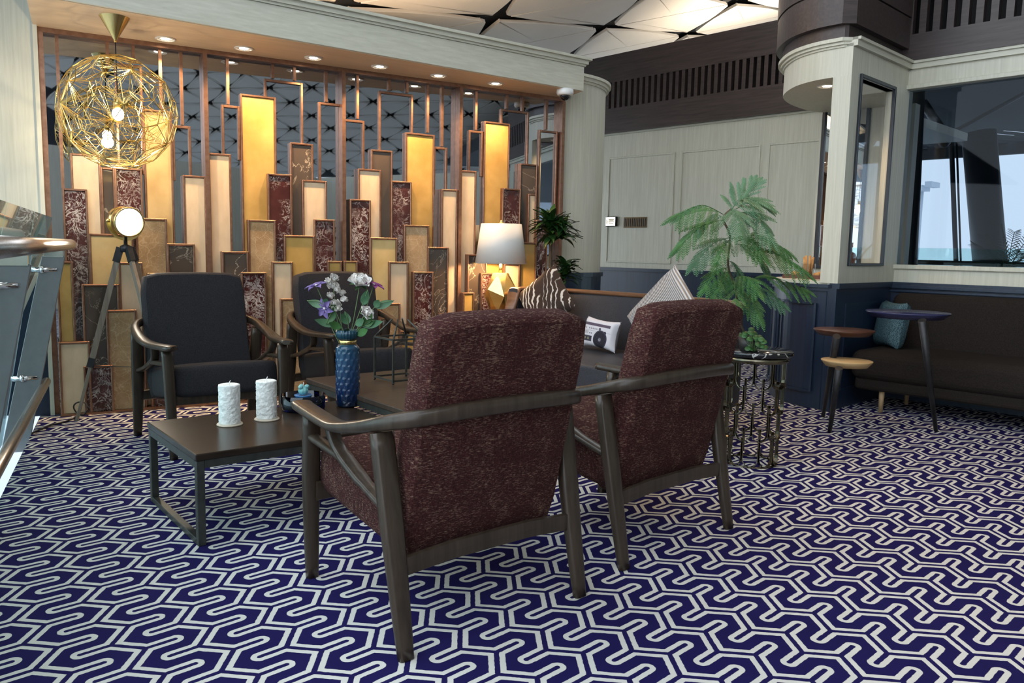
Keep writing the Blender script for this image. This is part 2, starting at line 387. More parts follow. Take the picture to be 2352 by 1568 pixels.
# ------------------------------------------------------------------ carpet: interlocking meander, computed as distance to its line network
T1, T2, TO = np.array([0.11316, -0.13352]), np.array([0.13697, 0.13835]), np.array([0.49715, 2.44019])
Qv, FV = np.array([0.0070, -0.1205]), np.array([0.0585, 0.0565])
BASE = [(np.zeros(2), Qv), (Qv, T1), (np.zeros(2), FV), (Qv, Qv - FV)]
SEGS = [(a + i * T1 + j * T2, b + i * T1 + j * T2) for i in (-1, 0, 1, 2) for j in (-1, 0, 1, 2) for a, b in BASE]
def carpet():
    t = NT('navy_and_ivory_meander_carpet')
    rng = np.random.default_rng(1); w = rng.random((3000, 2)); P = w[:, :1] * T1 + w[:, 1:] * T2
    D = []
    for a, b in SEGS:
        ba = b - a; h = np.clip(((P - a) @ ba) / (ba @ ba), 0, 1)
        D.append(np.hypot(*(P - a - h[:, None] * ba).T))
    D = np.array(D); near = D.argmin(0)
    use = sorted({int(k) for k, m in zip(near, D.min(0)) if m < 0.03})
    c = t.n('ShaderNodeTexCoord').outputs['Object']
    wob = t.n('ShaderNodeTexNoise', {'Vector': c, 'Scale': 60.0, 'Detail': 2.0}).outputs['Color']
    c2 = t.vm('ADD', c, t.vm('SCALE', t.vm('SUBTRACT', wob, (0.5, 0.5, 0.5)).outputs[0], sc_=0.004).outputs[0]).outputs[0]
    rel = t.vm('SUBTRACT', c2, (float(TO[0]), float(TO[1]), 0.0)).outputs[0]
    inv = np.linalg.inv(np.array([T1, T2]).T)
    I = t.vm('DOT_PRODUCT', rel, (float(inv[0, 0]), float(inv[0, 1]), 0)).outputs['Value']
    J = t.vm('DOT_PRODUCT', rel, (float(inv[1, 0]), float(inv[1, 1]), 0)).outputs['Value']
    I, J = t.math('FRACT', I), t.math('FRACT', J)
    p = t.vm('ADD', t.vm('SCALE', (float(T1[0]), float(T1[1]), 0), sc_=I).outputs[0], t.vm('SCALE', (float(T2[0]), float(T2[1]), 0), sc_=J).outputs[0]).outputs[0]
    dist = None
    for k in use:
        a, b = SEGS[k]; ba = b - a; q = ba / (ba @ ba)
        pa = t.vm('SUBTRACT', p, (float(a[0]), float(a[1]), 0)).outputs[0]
        h = t.math('ADD', t.vm('DOT_PRODUCT', pa, (float(q[0]), float(q[1]), 0)).outputs['Value'], 0.0, True)
        d = t.vm('DISTANCE', pa, t.vm('SCALE', (float(ba[0]), float(ba[1]), 0), sc_=h).outputs[0]).outputs['Value']
        dist = d if dist is None else t.math('MINIMUM', dist, d)
    band = t.math('ABSOLUTE', t.math('SUBTRACT', dist, 0.0162))
    mask = t.math('ADD', t.math('MULTIPLY', t.math('SUBTRACT', 0.0083, band), 700.0), 0.5, True)
    pile = t.noise(c, 900.0, 2, 0.7); big = t.noise(c, 5.0, 3)
    navy = t.mix(big, (0.010, 0.0075, 0.060), (0.016, 0.012, 0.088))
    ivory = t.mix(pile, (0.56, 0.55, 0.51), (0.72, 0.71, 0.67))
    t.bump(pile, 0.4, 0.004)
    return t.fin(t.mix(mask, navy, ivory), 0.95, 0, Specular_IOR_Level=0.08)
M['carpet'] = carpet()
floor = struct('floor', MB().prism([(-3.40, 5.75), (-3.12, 5.15), (-1.27, 1.37), (-4.6, 0.0), (-4.6, -3.0), (8.0, -3.0), (8.0, 13.5), (-3.4, 13.5)], -0.12, 0.0), M['carpet'],
               label='navy and ivory meander patterned carpet')
struct('floor_lower', MB().b(-70, 40, -60, 60, -4.6, -4.4), M['concrete'], label='pale concourse floor far below the balcony')

# ------------------------------------------------------------------ frames of reference
FW, FA = Vector((-3.05, 5.254, 0)), math.radians(30)            # feature wall
def W(u, v, off=-0.06):
    n = Vector((-math.sin(FA), math.cos(FA), 0)); return V(u, v, FW + n * off, FA)
EA = math.radians(-46.5)                                         # booth / back wall run
E1 = Vector((math.cos(EA), math.sin(EA), 0)); E2 = Vector((-E1.y, E1.x, 0))
C0 = Vector((2.34, 5.86, 0)); C1 = C0 + E2 * 1.03
ZD, ZS = 0.955, 2.50                                             # dado height, soffit height

# ------------------------------------------------------------------ feature wall: smoked mirror with stone panels and bronze bars
S_END = 3.98
wall_f = struct('wall_feature', MB().b(-0.03, S_END, 0.0, 0.16, 0, ZS), M['mirror'], loc=FW, rot=(0, 0, FA), label='smoked mirror feature wall behind stone panels')
def frame_mb(x0, x1, z0, z1, w, y0, y1, sides='lrtb'):
    m = MB()
    if 'l' in sides: m.b(x0, x0 + w, y0, y1, z0, z1)
    if 'r' in sides: m.b(x1 - w, x1, y0, y1, z0, z1)
    if 't' in sides: m.b(x0 + w, x1 - w, y0, y1, z1 - w, z1)
    if 'b' in sides: m.b(x0 + w, x1 - w, y0, y1, z0, z0 + w)
    return m
PAN = [  # left px, right px, top px, stone
 (142,200,432,'red'),(160,230,351,'cream'),(230,263,384,'dark'),(262,326,384,'red'),(326,394,250,'tang'),(203,306,536,'tang'),
 (271,327,602,'cream'),(310,383,500,'tan'),(383,447,559,'dark'),(419,473,402,'cream'),(477,530,351,'cream'),(551,633,215,'gold'),
 (509,570,577,'dark'),(569,633,504,'tan'),(553,611,625,'red'),(614,670,398,'red'),(666,719,327,'dark'),(694,750,413,'cream'),
 (721,769,503,'red'),(652,722,540,'gold'),(625,672,601,'cream'),(644,700,686,'tan'),(752,785,599,'gold'),(789,821,599,'gold'),
 (803,851,457,'red'),(822,875,387,'cream'),(852,901,343,'dark'),(850,912,545,'gold2'),(898,945,415,'red'),(931,998,304,'gold'),
 (928,985,516,'tan'),(893,938,601,'cream'),(982,1030,567,'dark'),(948,995,624,'red'),(1014,1051,434,'cream'),(1057,1094,391,'cream'),
 (1112,1171,278,'gold'),(1154,1196,432,'red'),(1194,1234,375,'dark'),(1213,1232,445,'cream'),(1194,1232,556,'gold'),(1231,1258,505,'red'),
 (1074,1118,584,'dark'),(1104,1150,627,'red'),(1157,1194,606,'cream'),(1063,1089,672,'gold'),(1140,1196,680,'tan'),
 (128,167,600,'gold'),(187,273,653,'dark'),(243,313,712,'tan'),(133,206,786,'cream'),(191,259,841,'red'),(338,412,627,'red'),
 (411,470,700,'tan'),(470,556,742,'gold'),(744,806,660,'tan'),(806,874,742,'red'),(873,919,697,'tan'),(919,1010,760,'gold'),(1010,1070,720,'tan')]
M['stone_tang'] = mottled('amber_stone', (0.46, 0.31, 0.13), (0.62, 0.45, 0.22), 4, 0.25)
M['stone_gold2'] = mottled('honey_stone', (0.55, 0.39, 0.16), (0.66, 0.49, 0.23), 8, 0.3)
for k, (xl, xr, yt, st) in enumerate(sorted(PAN, key=lambda p: p[2])):
    dep = -(0.022 + 0.0022 * k)
    s0, z1 = W(xl, yt, dep); s1, _ = W(xr, yt, dep)
    z0 = 0.012
    p = obj('wall_panel', MB().b(s0 + 0.012, s1 - 0.012, dep, -0.001, z0, z1 - 0.014), M['stone_' + st], wall_f, bevel=0.003, seg=1)
    obj('panel_frame', frame_mb(s0, s1, z0, z1, 0.013, dep - 0.010, -0.001, 'lrt'), M['bronze'], p, bevel=0.002, seg=1)
# bars that hang from the top rail: px x at top, px y where they end
for x, yt, ye in [(145,68,432),(248,90,150),(307,98,142),(373,106,300),(420,112,286),(525,124,239),(628,140,179),(678,145,184),
                  (751,152,233),(823,161,272),(896,170,207),(937,175,212),(984,181,304),(1017,186,336),(1095,196,298),(1167,207,249),(1203,212,255),(1257,222,297)]:
    s, z = W(x, ye, -0.03)
    obj('bronze_bar', MB().b(s - 0.010, s + 0.010, -0.019, -0.001, z, ZS - 0.03), M['bronze'], wall_f)
for x, yb in [(473,620),(787,622),(1055,700)]:
    s, z = W(x, 300, -0.05)
    obj('bronze_bar', MB().b(s - 0.014, s + 0.014, -0.085, -0.001, 0.0, ZS - 0.03), M['bronze'], wall_f)
# open frames: left px, right px, top px, bottom px
for xl, xr, yt, yb in [(262,326,142,384),(395,439,286,402),(509,552,239,352),(608,697,179,327),(733,786,233,413),(788,839,272,388),(872,951,207,343),(998,1030,336,434),(1079,1112,298,391),(1153,1218,249,375),(1241,1284,297,505)]:
    s0, z1 = W(xl, yt, -0.035); s1, _ = W(xr, yt, -0.035); _, z0 = W(xl, yb + 12, -0.035)
    obj('open_frame', frame_mb(s0, s1, z0, z1, 0.017, -0.020, -0.001, 'lrt'), M['bronze'], wall_f, bevel=0.002, seg=1)
obj('top_rail', MB().b(-0.03, S_END, -0.06, -0.001, ZS - 0.035, ZS - 0.001), M['bronze'], wall_f)
obj('side_rail', MB().b(-0.03, 0.002, -0.07, -0.001, 0, ZS - 0.035), M['bronze'], wall_f)
obj('side_rail', MB().b(S_END - 0.03, S_END, -0.07, -0.001, 0, ZS - 0.035), M['bronze'], wall_f)
obj('bottom_rail', MB().b(0.002, S_END - 0.03, -0.175, -0.001, 0.0, 0.012), M['bronze'], wall_f)

# soffit beam with cornice
beam = struct('beam_soffit', MB().prism([(-0.055, 0.0), (-0.075, -0.80), (0.37, -0.75), (S_END - 0.03, -0.385), (S_END + 0.02, 0.0)], ZS, 2.70), M['cream_x'], loc=FW, rot=(0, 0, FA), bevel=0.004, label='cream timber beam with warm light coloured into its underside')
obj('soffit_warm_tint', MB().prism([(-0.05, 0.0), (-0.07, -0.785), (0.37, -0.735), (S_END - 0.045, -0.372), (S_END + 0.01, 0.0)], ZS - 0.004, ZS + 0.001), M['honey'], beam, label='underside coloured honey to stand for warm lamp bounce')  # thin sheet that carries the painted warm bounce
cm = MB()
for off, z0, z1 in ((0.012, 2.70, 2.715), (0.03, 2.715, 2.745), (0.055, 2.745, 2.765)):
    cm.prism([(-0.08, 0.10), (-0.08, -0.80 - off), (0.37, -0.75 - off), (S_END - 0.03 + off * 0.8, -0.385 - off), (S_END + 0.02 + off, 0.10)], z0, z1)
obj('cornice', cm, M['cream_x'], beam)
obj('beam_upper', MB().b(-0.05, S_END + 0.1, 0.0, 0.16, 2.4999, 2.70), M['cream_x'], beam)

# left pier, its navy base
wl = struct('wall_left', MB().b(-0.75, -0.055, -0.085, 0.10, ZD - 0.06, 3.4), M['cream'], loc=FW, rot=(0, 0, FA), label='cream timber pier left of the mirror wall')
obj('jamb', MB().b(-0.055, -0.030, -0.10, 0.0, 0.0, ZS), M['cream'], wl)
obj('dado_panel', MB().b(-0.75, -0.055, -0.09, 0.10, 0.0, ZD - 0.06), M['navy'], wl)
obj('dado_rail', MB().b(-0.75, -0.055, -0.105, 0.10, ZD - 0.06, ZD - 0.03), M['navy'], wl)

# rounded column at the right end of the feature wall
def arc_col(r0, z0, z1, grow=0.0, n=18):
    pts = [(S_END + 0.0, 0.3)]
    cx, cy = S_END + 0.13, 0.70
    pts = [(S_END, 0.0 - grow), (cx, cy - r0 - grow)]
    for i in range(1, n + 1):
        a = -PI / 2 + (PI / 2 + 0.35) * i / n
        pts.append((cx + (r0 + grow) * math.cos(a), cy + (r0 + grow) * math.sin(a)))
    pts += [(cx + 0.1, 2.6), (S_END, 2.6)]
    return MB().prism(pts, z0, z1)
colm = struct('wall_column', arc_col(0.70, ZD, 2.66), M['cream'], loc=FW, rot=(0, 0, FA), label='rounded cream timber column beside the mirror wall')
for g, z0, z1 in ((0.012, 2.66, 2.68), (0.03, 2.68, 2.71), (0.05, 2.71, 2.735)):
    obj('cornice', arc_col(0.70, z0, z1, g), M['cream'], colm)
obj('dado_panel', arc_col(0.70, 0.0, ZD - 0.04, 0.01), M['navy'], colm)
obj('dado_rail', arc_col(0.70, ZD - 0.04, ZD, 0.03), M['navy'], colm)

# ------------------------------------------------------------------ back wall with panel mouldings, dark slatted bulkhead over it
BW = Vector((2.10, 9.50, 0)) - E1 * 2.2
def BWp(u, v, off=0.0): return V(u, v, BW - E2 * off, EA)
wall_b = struct('wall_back', MB().b(0, 4.0, 0, 0.12, ZD, 2.72), M['cream'], loc=BW, rot=(0, 0, EA), label='grey cream panelled back wall')
obj('dado_panel', MB().b(0, 4.0, -0.02, 0.12, 0, ZD - 0.04), M['navy'], wall_b)
obj('dado_rail', MB().b(0, 4.0, -0.045, 0.12, ZD - 0.04, ZD), M['navy'], wall_b)
obj('cornice', MB().b(0, 4.0, -0.03, 0.0, 2.64, 2.70).b(0, 4.0, -0.05, 0.0, 2.67, 2.70), M['cream_x'], wall_b)
for xl, xr in ((1399, 1552), (1565, 1748), (1764, 1890)):
    s0, z1 = BWp(xl, 366); s1, _ = BWp(xr, 340); _, z0 = BWp(xl, 594); z1 = 2.36; z0 = 1.02
    obj('panel_moulding', frame_mb(s0, s1, z0, z1, 0.022, -0.012, 0.0), M['cream'], wall_b, bevel=0.004)
def bulkhead(name, origin, length, zb, ztop, s0z, s1z, pitch, sw, start, label, depth=0.25):
    b = struct(name, MB().b(0, length, 0.0, depth, zb, s0z).b(0, length, 0.0, depth, s1z, ztop).b(0, length, 0.23, depth, s0z, s1z), M['walnut'], loc=origin, rot=(0, 0, EA), label=label)
    obj('recess', MB().b(0, length, 0.22, 0.23, s0z, s1z), M['black'], b)
    sl = MB().b(0, sw, 0.004, 0.06, s0z, s1z).mesh('slat'); sl.materials.append(M['walnut'])
    x = start
    while x < length:
        obj('slat', sl, None, b, loc=(x, 0, 0)); x += pitch
    return b
bulkhead('bulkhead_back', BW - E2 * 0.10, 4.0, 2.66, 3.62, 2.96, 3.28, 0.088, 0.046, 0.02, 'dark walnut bulkhead with slatted vent above the back wall')

# ------------------------------------------------------------------ booth: curved counter, canopy drum, glazed side, mirrored wall
PLAN = [(2.34, 5.86), (2.20, 6.03), (2.13, 6.28), (2.17, 6.64), (2.33, 6.95), (2.55, 7.20), (2.74, 7.33)]
plan = [(p.x, p.y) for p in catmull([(a, b, 0) for a, b in PLAN], 6)]
C2 = C1 + E2 * 0.35; INA = math.radians(-46.5)
def offs(pl, g):
    out = []
    for i, p in enumerate(pl):
        a, b = Vector(pl[max(i - 1, 0)]), Vector(pl[min(i + 1, len(pl) - 1)]); t = (b - a).normalized()
        out.append((p[0] - t.y * g, p[1] + t.x * g))
    return out
def booth_poly(g): 
    return offs(plan, g) + [(C2.x + 0.2, C2.y + 0.3), (C1.x + 0.05, C1.y + 0.05), (C1.x - E1.x * 0.0, C1.y - E1.y * 0.0)]
def closed_plan(g):
    o = offs(plan, g); s = Vector((C0.x, C0.y, 0)) + E1 * g
    return [(s.x, s.y)] + o + [(3.2, 7.2), (C1.x + E1.x * g, C1.y + E1.y * g)]
counter = struct('booth_counter', MB().prism(closed_plan(-0.02), 0.0, ZD - 0.06), M['navy'], label='curved navy panelled counter of the booth')
obj('counter_rail', MB().prism(closed_plan(0.0), ZD - 0.06, ZD - 0.035).prism(closed_plan(0.02), ZD - 0.035, ZD - 0.01), M['navy'], counter)
obj('counter_top', MB().prism(closed_plan(-0.015), ZD - 0.01, ZD + 0.012), M['cream'], counter, label='pale countertop')
def on_plan(t):                       # point along the curved plan
    L = [0]; 
    for a, b in zip(plan, plan[1:]): L.append(L[-1] + math.dist(a, b))
    for i in range(len(plan) - 1):
        if L[i] <= t <= L[i + 1]:
            k = (t - L[i]) / (L[i + 1] - L[i]); return Vector((plan[i][0] + (plan[i + 1][0] - plan[i][0]) * k, plan[i][1] + (plan[i + 1][1] - plan[i][1]) * k, 0))
    return Vector((*plan[-1], 0))
for t0, t1 in ((0.10, 0.52), (0.58, 1.0)):
    ring = [on_plan(t0 + (t1 - t0) * i / 8) for i in range(9)]
    path = [p + Vector((0, 0, 0.13)) for p in ring] + [p + Vector((0, 0, 0.80)) for p in ring[::-1]]
    obj('panel_moulding', MB().sweep(path, [(-0.008, -0.008), (0.008, -0.008), (0.008, 0.008), (-0.008, 0.008)], up=(0.6, 0.8, 0.02), closed=True, smooth=False), M['navy'], counter)
canopy = struct('booth_canopy', MB().prism(closed_plan(0.0), 2.44, 2.64), M['cream'], label='curved cream canopy over the booth counter')
obj('cornice', MB().prism(closed_plan(0.012), 2.64, 2.655).prism(closed_plan(0.03), 2.655, 2.675).prism(closed_plan(0.05), 2.675, 2.70), M['cream'], canopy)
drum = struct('booth_drum', MB().prism(closed_plan(0.02), 2.70, 2.79).prism(closed_plan(0.07), 2.79, 3.02).prism(closed_plan(0.055), 3.02, 3.03).prism(closed_plan(0.075), 3.03, 4.0), M['walnut'], label='curved dark walnut drum above the booth canopy')
# side wall between corner post and inner corner, with a framed opening of clear glass
def SW(u, v): return V(u, v, C0, EA + PI / 2)
(a0, zt), (a1, _), (_, zb) = SW(1957, 172), SW(2036, 211), SW(1932, 610)
Ls = 1.03
sw = struct('wall_booth', MB().b(0, a0, -0.06, 0.0, ZD, 2.44).b(a1, Ls, -0.06, 0.0, ZD, 2.44).b(a0, a1, -0.06, 0.0, ZD, zb).b(a0, a1, -0.06, 0.0, zt, 2.44), M['cream'], loc=C0, rot=(0, 0, EA + PI / 2), label='cream booth side wall with narrow glazed opening')
obj('opening_frame', frame_mb(a0 - 0.004, a1 + 0.004, zb, zt, 0.022, -0.078, -0.052), M['blackframe'], sw, bevel=0.003)
obj('pane', MB().b(a0 + 0.01, a1 - 0.01, -0.036, -0.030, zb + 0.01, zt - 0.01), M['clear'], sw)
obj('corner_post', MB().b(-0.0, 0.055, 0.0, 0.075, ZD, 2.44), M['cream'], sw)
obj('dado_panel', MB().b(0, Ls, -0.055, 0.012, 0, ZD - 0.04), M['navy'], sw)
obj('dado_rail', MB().b(0, Ls, -0.075, 0.0, ZD - 0.04, ZD), M['navy'], sw)
obj('panel_moulding', frame_mb(0.16, 0.95, 0.14, 0.80, 0.018, -0.066, -0.055), M['navy'], sw)
obj('cornice', MB().b(0.0, Ls, -0.09, 0.0, 2.64, 2.70).b(0, Ls, -0.11, 0, 2.68, 2.70), M['cream_x'], sw)
obj('wall_head', MB().b(0, Ls, -0.06, 0.0, 2.44, 2.66), M['cream'], sw)
# window wall: large dark mirror glass
LW = 4.4
def WW(u, v): return V(u, v, C1, EA)
(m0, mt), (_, mb_) = WW(2084, 207), WW(2058, 607)
M1 = 4.1
ww = struct('wall_right', MB().b(0, m0, 0, 0.12, ZD, 2.72).b(M1, LW, 0, 0.12, ZD, 2.72).b(m0, M1, 0, 0.12, ZD, mb_).b(m0, M1, 0, 0.12, mt, 2.72), M['cream'], loc=C1, rot=(0, 0, EA), label='cream timber wall around the large dark window')
obj('pane', MB().b(m0 - 0.005, M1 + 0.005, 0.050, 0.058, mb_ - 0.005, mt + 0.005), M['tinted'], ww, label='dark tinted window glass')
obj('glass_trim', frame_mb(m0 - 0.035, 4.13, mb_ - 0.035, mt + 0.035, 0.034, -0.026, 0.0), M['cream'], ww, bevel=0.005)
obj('dado_panel', MB().b(0, LW, -0.02, 0.12, 0, ZD - 0.05), M['navy'], ww)
obj('dado_rail', MB().b(0, LW, -0.06, 0.12, ZD - 0.05, ZD - 0.02).b(0, LW, -0.045, 0.12, ZD - 0.08, ZD - 0.06), M['navy'], ww, bevel=0.004)
obj('dado_cap', MB().b(0, LW, -0.05, 0.0, ZD - 0.02, ZD), M['navy'], ww)
obj('cornice', MB().b(0, LW, -0.03, 0.0, 2.64, 2.70).b(0, LW, -0.05, 0, 2.68, 2.70), M['cream_x'], ww)
bulkhead('bulkhead_right', C1 - E2 * 0.06 + E1 * 0.0, LW, 2.70, 3.62, 2.90, 3.24, 0.100, 0.052, 0.03, 'dark walnut slatted bulkhead above the dark glass')
# inner wall of the booth with its framed mirror
IB = C2 - E1 * 1.2
def IW(u, v): return V(u, v, IB, EA)
ti = IW(1876, 400)[0]
IA = IB + E1 * ti
def IW(u, v): return V(u, v, IA, EA)
iL = (C2 - IA).length
iw = struct('wall_inner', MB().b(0, iL, 0, 0.10, ZD, 2.44), M['cream'], loc=IA, rot=(0, 0, EA), label='cream inner wall of the booth')
(x0, zt_), (x1, _), (_, zb_) = IW(1894, 245), IW(2003, 240), IW(1894, 617)
obj('mirror_glass', MB().b(x0 + 0.02, x1 - 0.02, -0.012, -0.002, zb_ + 0.02, zt_ - 0.02), M['mirror2'], iw, rot=(0, 0, math.radians(0.6)))
obj('mirror_frame', frame_mb(x0, x1, zb_, zt_, 0.030, -0.034, 0.0), M['blackframe'], iw, bevel=0.004)

# rest of the room, out of view
struct('wall_rear', MB().b(-0.3, 8.0, -3.1, -3.0, 0, 2.75), M['cream'], label='cream wall behind the camera')
e = C1 + E1 * LW
struct('wall_far_right', MB().prism([(e.x, e.y), (8.0, e.y - 1.0), (8.0, -3.0), (8.1, -3.0), (8.1, e.y - 0.9), (e.x, e.y + 0.12)], 0, 2.75), M['cream'], label='cream wall at the far right')

# ------------------------------------------------------------------ ceilings of triangular panels with dark star gaps
def ceiling(name, O, U, Vv, cs, rs, gap, label, skew=False):
    O, U, Vv = Vector(O), Vector(U), Vector(Vv); S = U.length
    nrm = U.cross(Vv).normalized()
    if nrm.z > 0: nrm = -nrm                       # faces down
    c0, c1, r0, r1 = cs[0] - 1.5, cs[1] + 1.5, rs[0] - 0.5, rs[1] + 1.0
    back = [O + U * c + Vv * r - nrm * 0.10 for c, r in ((c0, r0), (c1, r0), (c1, r1), (c0, r1))]
    top = [p - nrm * 0.05 for p in back]
    root = struct(name, MB().add(back + top, [(0, 1, 2, 3), (7, 6, 5, 4), (0, 4, 5, 1), (1, 5, 6, 2), (2, 6, 7, 3), (3, 7, 4, 0)]), M['gapdark'], label=label)
    def tri(a, b, c, thin=-1):
        cen = (a + b + c) / 3; P = [a, b, c]; out = []
        for i in range(3):
            p, q = P[i], P[(i + 1) % 3]
            inn = (cen - (p + q) / 2).normalized()
            for f in (0.085, 0.20, 0.36, 0.5, 0.64, 0.80, 0.915):
                e_ = abs(2 * f - 1)
                out.append(p.lerp(q, f) + inn * ((0.004 * S + 0.012 * S * e_ ** 3) if i == thin else ((0.0145 if skew else 0.006) * S + gap * S * e_ ** (1.5 if skew else 2.2))))
        return out
    up = Vector((0, 0, 0))
    shapes = []
    for k, (x, y, z) in enumerate((((0, 0), (1, 0), (-0.5, 1)), ((0, 0), (1.5, -1), (1, 0))) if skew else (((0, 0), (1, 0), (0.5, 1)), ((0, 0), (0.5, -1), (1, 0)))):
        o = [U * x[0] + Vv * x[1], U * y[0] + Vv * y[1], U * z[0] + Vv * z[1]]
        ring = tri(*o, thin=((1, 0)[k] if skew else -1)); n = len(ring); lo = ring; hi = [p - nrm * 0.035 for p in ring]
        me = MB().add(lo + hi, [tuple(range(n)), tuple(range(2 * n - 1, n - 1, -1))] + [(i, n + i, n + (i + 1) % n, (i + 1) % n) for i in range(n)]).mesh('ceiling_panel')
        me.materials.append(M['ceil']); shapes.append(me)
    for r in range(rs[0], rs[1] + 1):
        for c in range(cs[0], cs[1] + 1):
            o = O + U * (c + (0.5 if r % 2 else 0)) + Vv * r
            for me in shapes: obj('ceiling_panel', me, None, root, loc=o)
    return root
ceiling('ceiling', (-0.236, 8.627, 3.557), (1.306, 1.448, 0.323), (0.233, 1.693, 0.012), (-2, 5), (-1, 3), 0.042, 'off white triangular ceiling panels with dark star shaped gaps', True)
ceiling('ceiling_vault', (6.347, -4.953, 4.995), (0.531, 0.853, 0.035), (0.527, -0.519, -0.212), (-4, 8), (-2, 8), 0.085, 'triangular panelled vault over the far side of the hall')


struct('added_sky_block', MB().prism([(-0.7, -3.0), (9.0, -3.0), (9.0, 8.6), (-4.2, 8.6), (-4.2, 4.6), (-0.7, 4.6)], 6.0, 6.1), M['ceil'], label='unseen plain slab added high over the lounge to block sky light')  # unseen slab, added and shaped to cut overhead sky light

rc = [BW + E1 * a + E2 * b for a, b in ((0, 0.13), (4.0, 0.13), (4.0, 3.6), (0, 3.6))]
struct('added_lamp_slab', MB().prism([tuple(q.xy) for q in rc], 2.70, 2.80), M['cream'], label='unseen flat slab added behind the dark bulkhead to carry the assumed lamp')  # unseen slab, added only to hold up the lamp behind the bulkhead

struct('added_light_block', MB().b(-0.75, S_END - 0.02, 0.17, 2.55, 0, 2.95), M['cream'], loc=FW, rot=(0, 0, FA), label='unseen cream block added behind the mirror wall to shade the back wall')  # unseen block added to keep sky light off the back wall
# ------------------------------------------------------------------ armchairs
def slab(w0, w1, h, th, crown=0.03, nu=14, nv=12):
    """upholstered slab standing on z=0: half widths w0 (bottom) and w1 (top), rounded rim, front at +y"""
    m = MB(); ring = []
    NU = 40
    def outline(i):
        t = 2 * PI * i / NU; c, s = math.cos(t), math.sin(t); p = 15.0
        r = (abs(c) ** p + abs(s) ** p) ** (-1 / p); x, z = c * r, s * r
        return x, (z + 1) / 2
    layers = [(-th / 2, 0.955), (-th / 2 + 0.010, 0.985), (-th / 2 + 0.030, 1.0), (th / 2 - 0.030, 1.0), (th / 2 - 0.010, 0.985), (th / 2, 0.955)]
    for y, k in layers:
        for i in range(NU):
            x, z = outline(i); w = w0 + (w1 - w0) * z
            zz = h * (0.5 + (z - 0.5) * (1 - (1 - k) * 1.2)) + (0.010 * (1 - x * x) if z > 0.5 else 0)
            ring.append((x * w * k, y, zz))
    fs = [(l * NU + i, l * NU + (i + 1) % NU, (l + 1) * NU + (i + 1) % NU, (l + 1) * NU + i) for l in range(len(layers) - 1) for i in range(NU)]
    m.add(ring, fs, True)
    for l, sgn in ((0, -1), (len(layers) - 1, 1)):
        k0 = len(m.v); inner = []
        for f, bul in ((0.8, 0.5), (0.4, 0.9)):
            for i in range(NU):
                x, y, z = ring[l * NU + i]
                inner.append((x * f, y + sgn * crown * bul * 0.5, h / 2 + (z - h / 2) * f))
        inner.append((0, layers[l][0] + sgn * crown * 0.5, h / 2))
        base = [ring[l * NU + i] for i in range(NU)]
        vs = base + inner; ff = []
        for a in range(2):
            for i in range(NU):
                ff.append((a * NU + i, a * NU + (i + 1) % NU, (a + 1) * NU + (i + 1) % NU, (a + 1) * NU + i))
        for i in range(NU): ff.append((2 * NU + i, 2 * NU + (i + 1) % NU, 3 * NU))
        if sgn < 0: ff = [q[::-1] for q in ff]
        m.add(vs, ff, True)
    return m
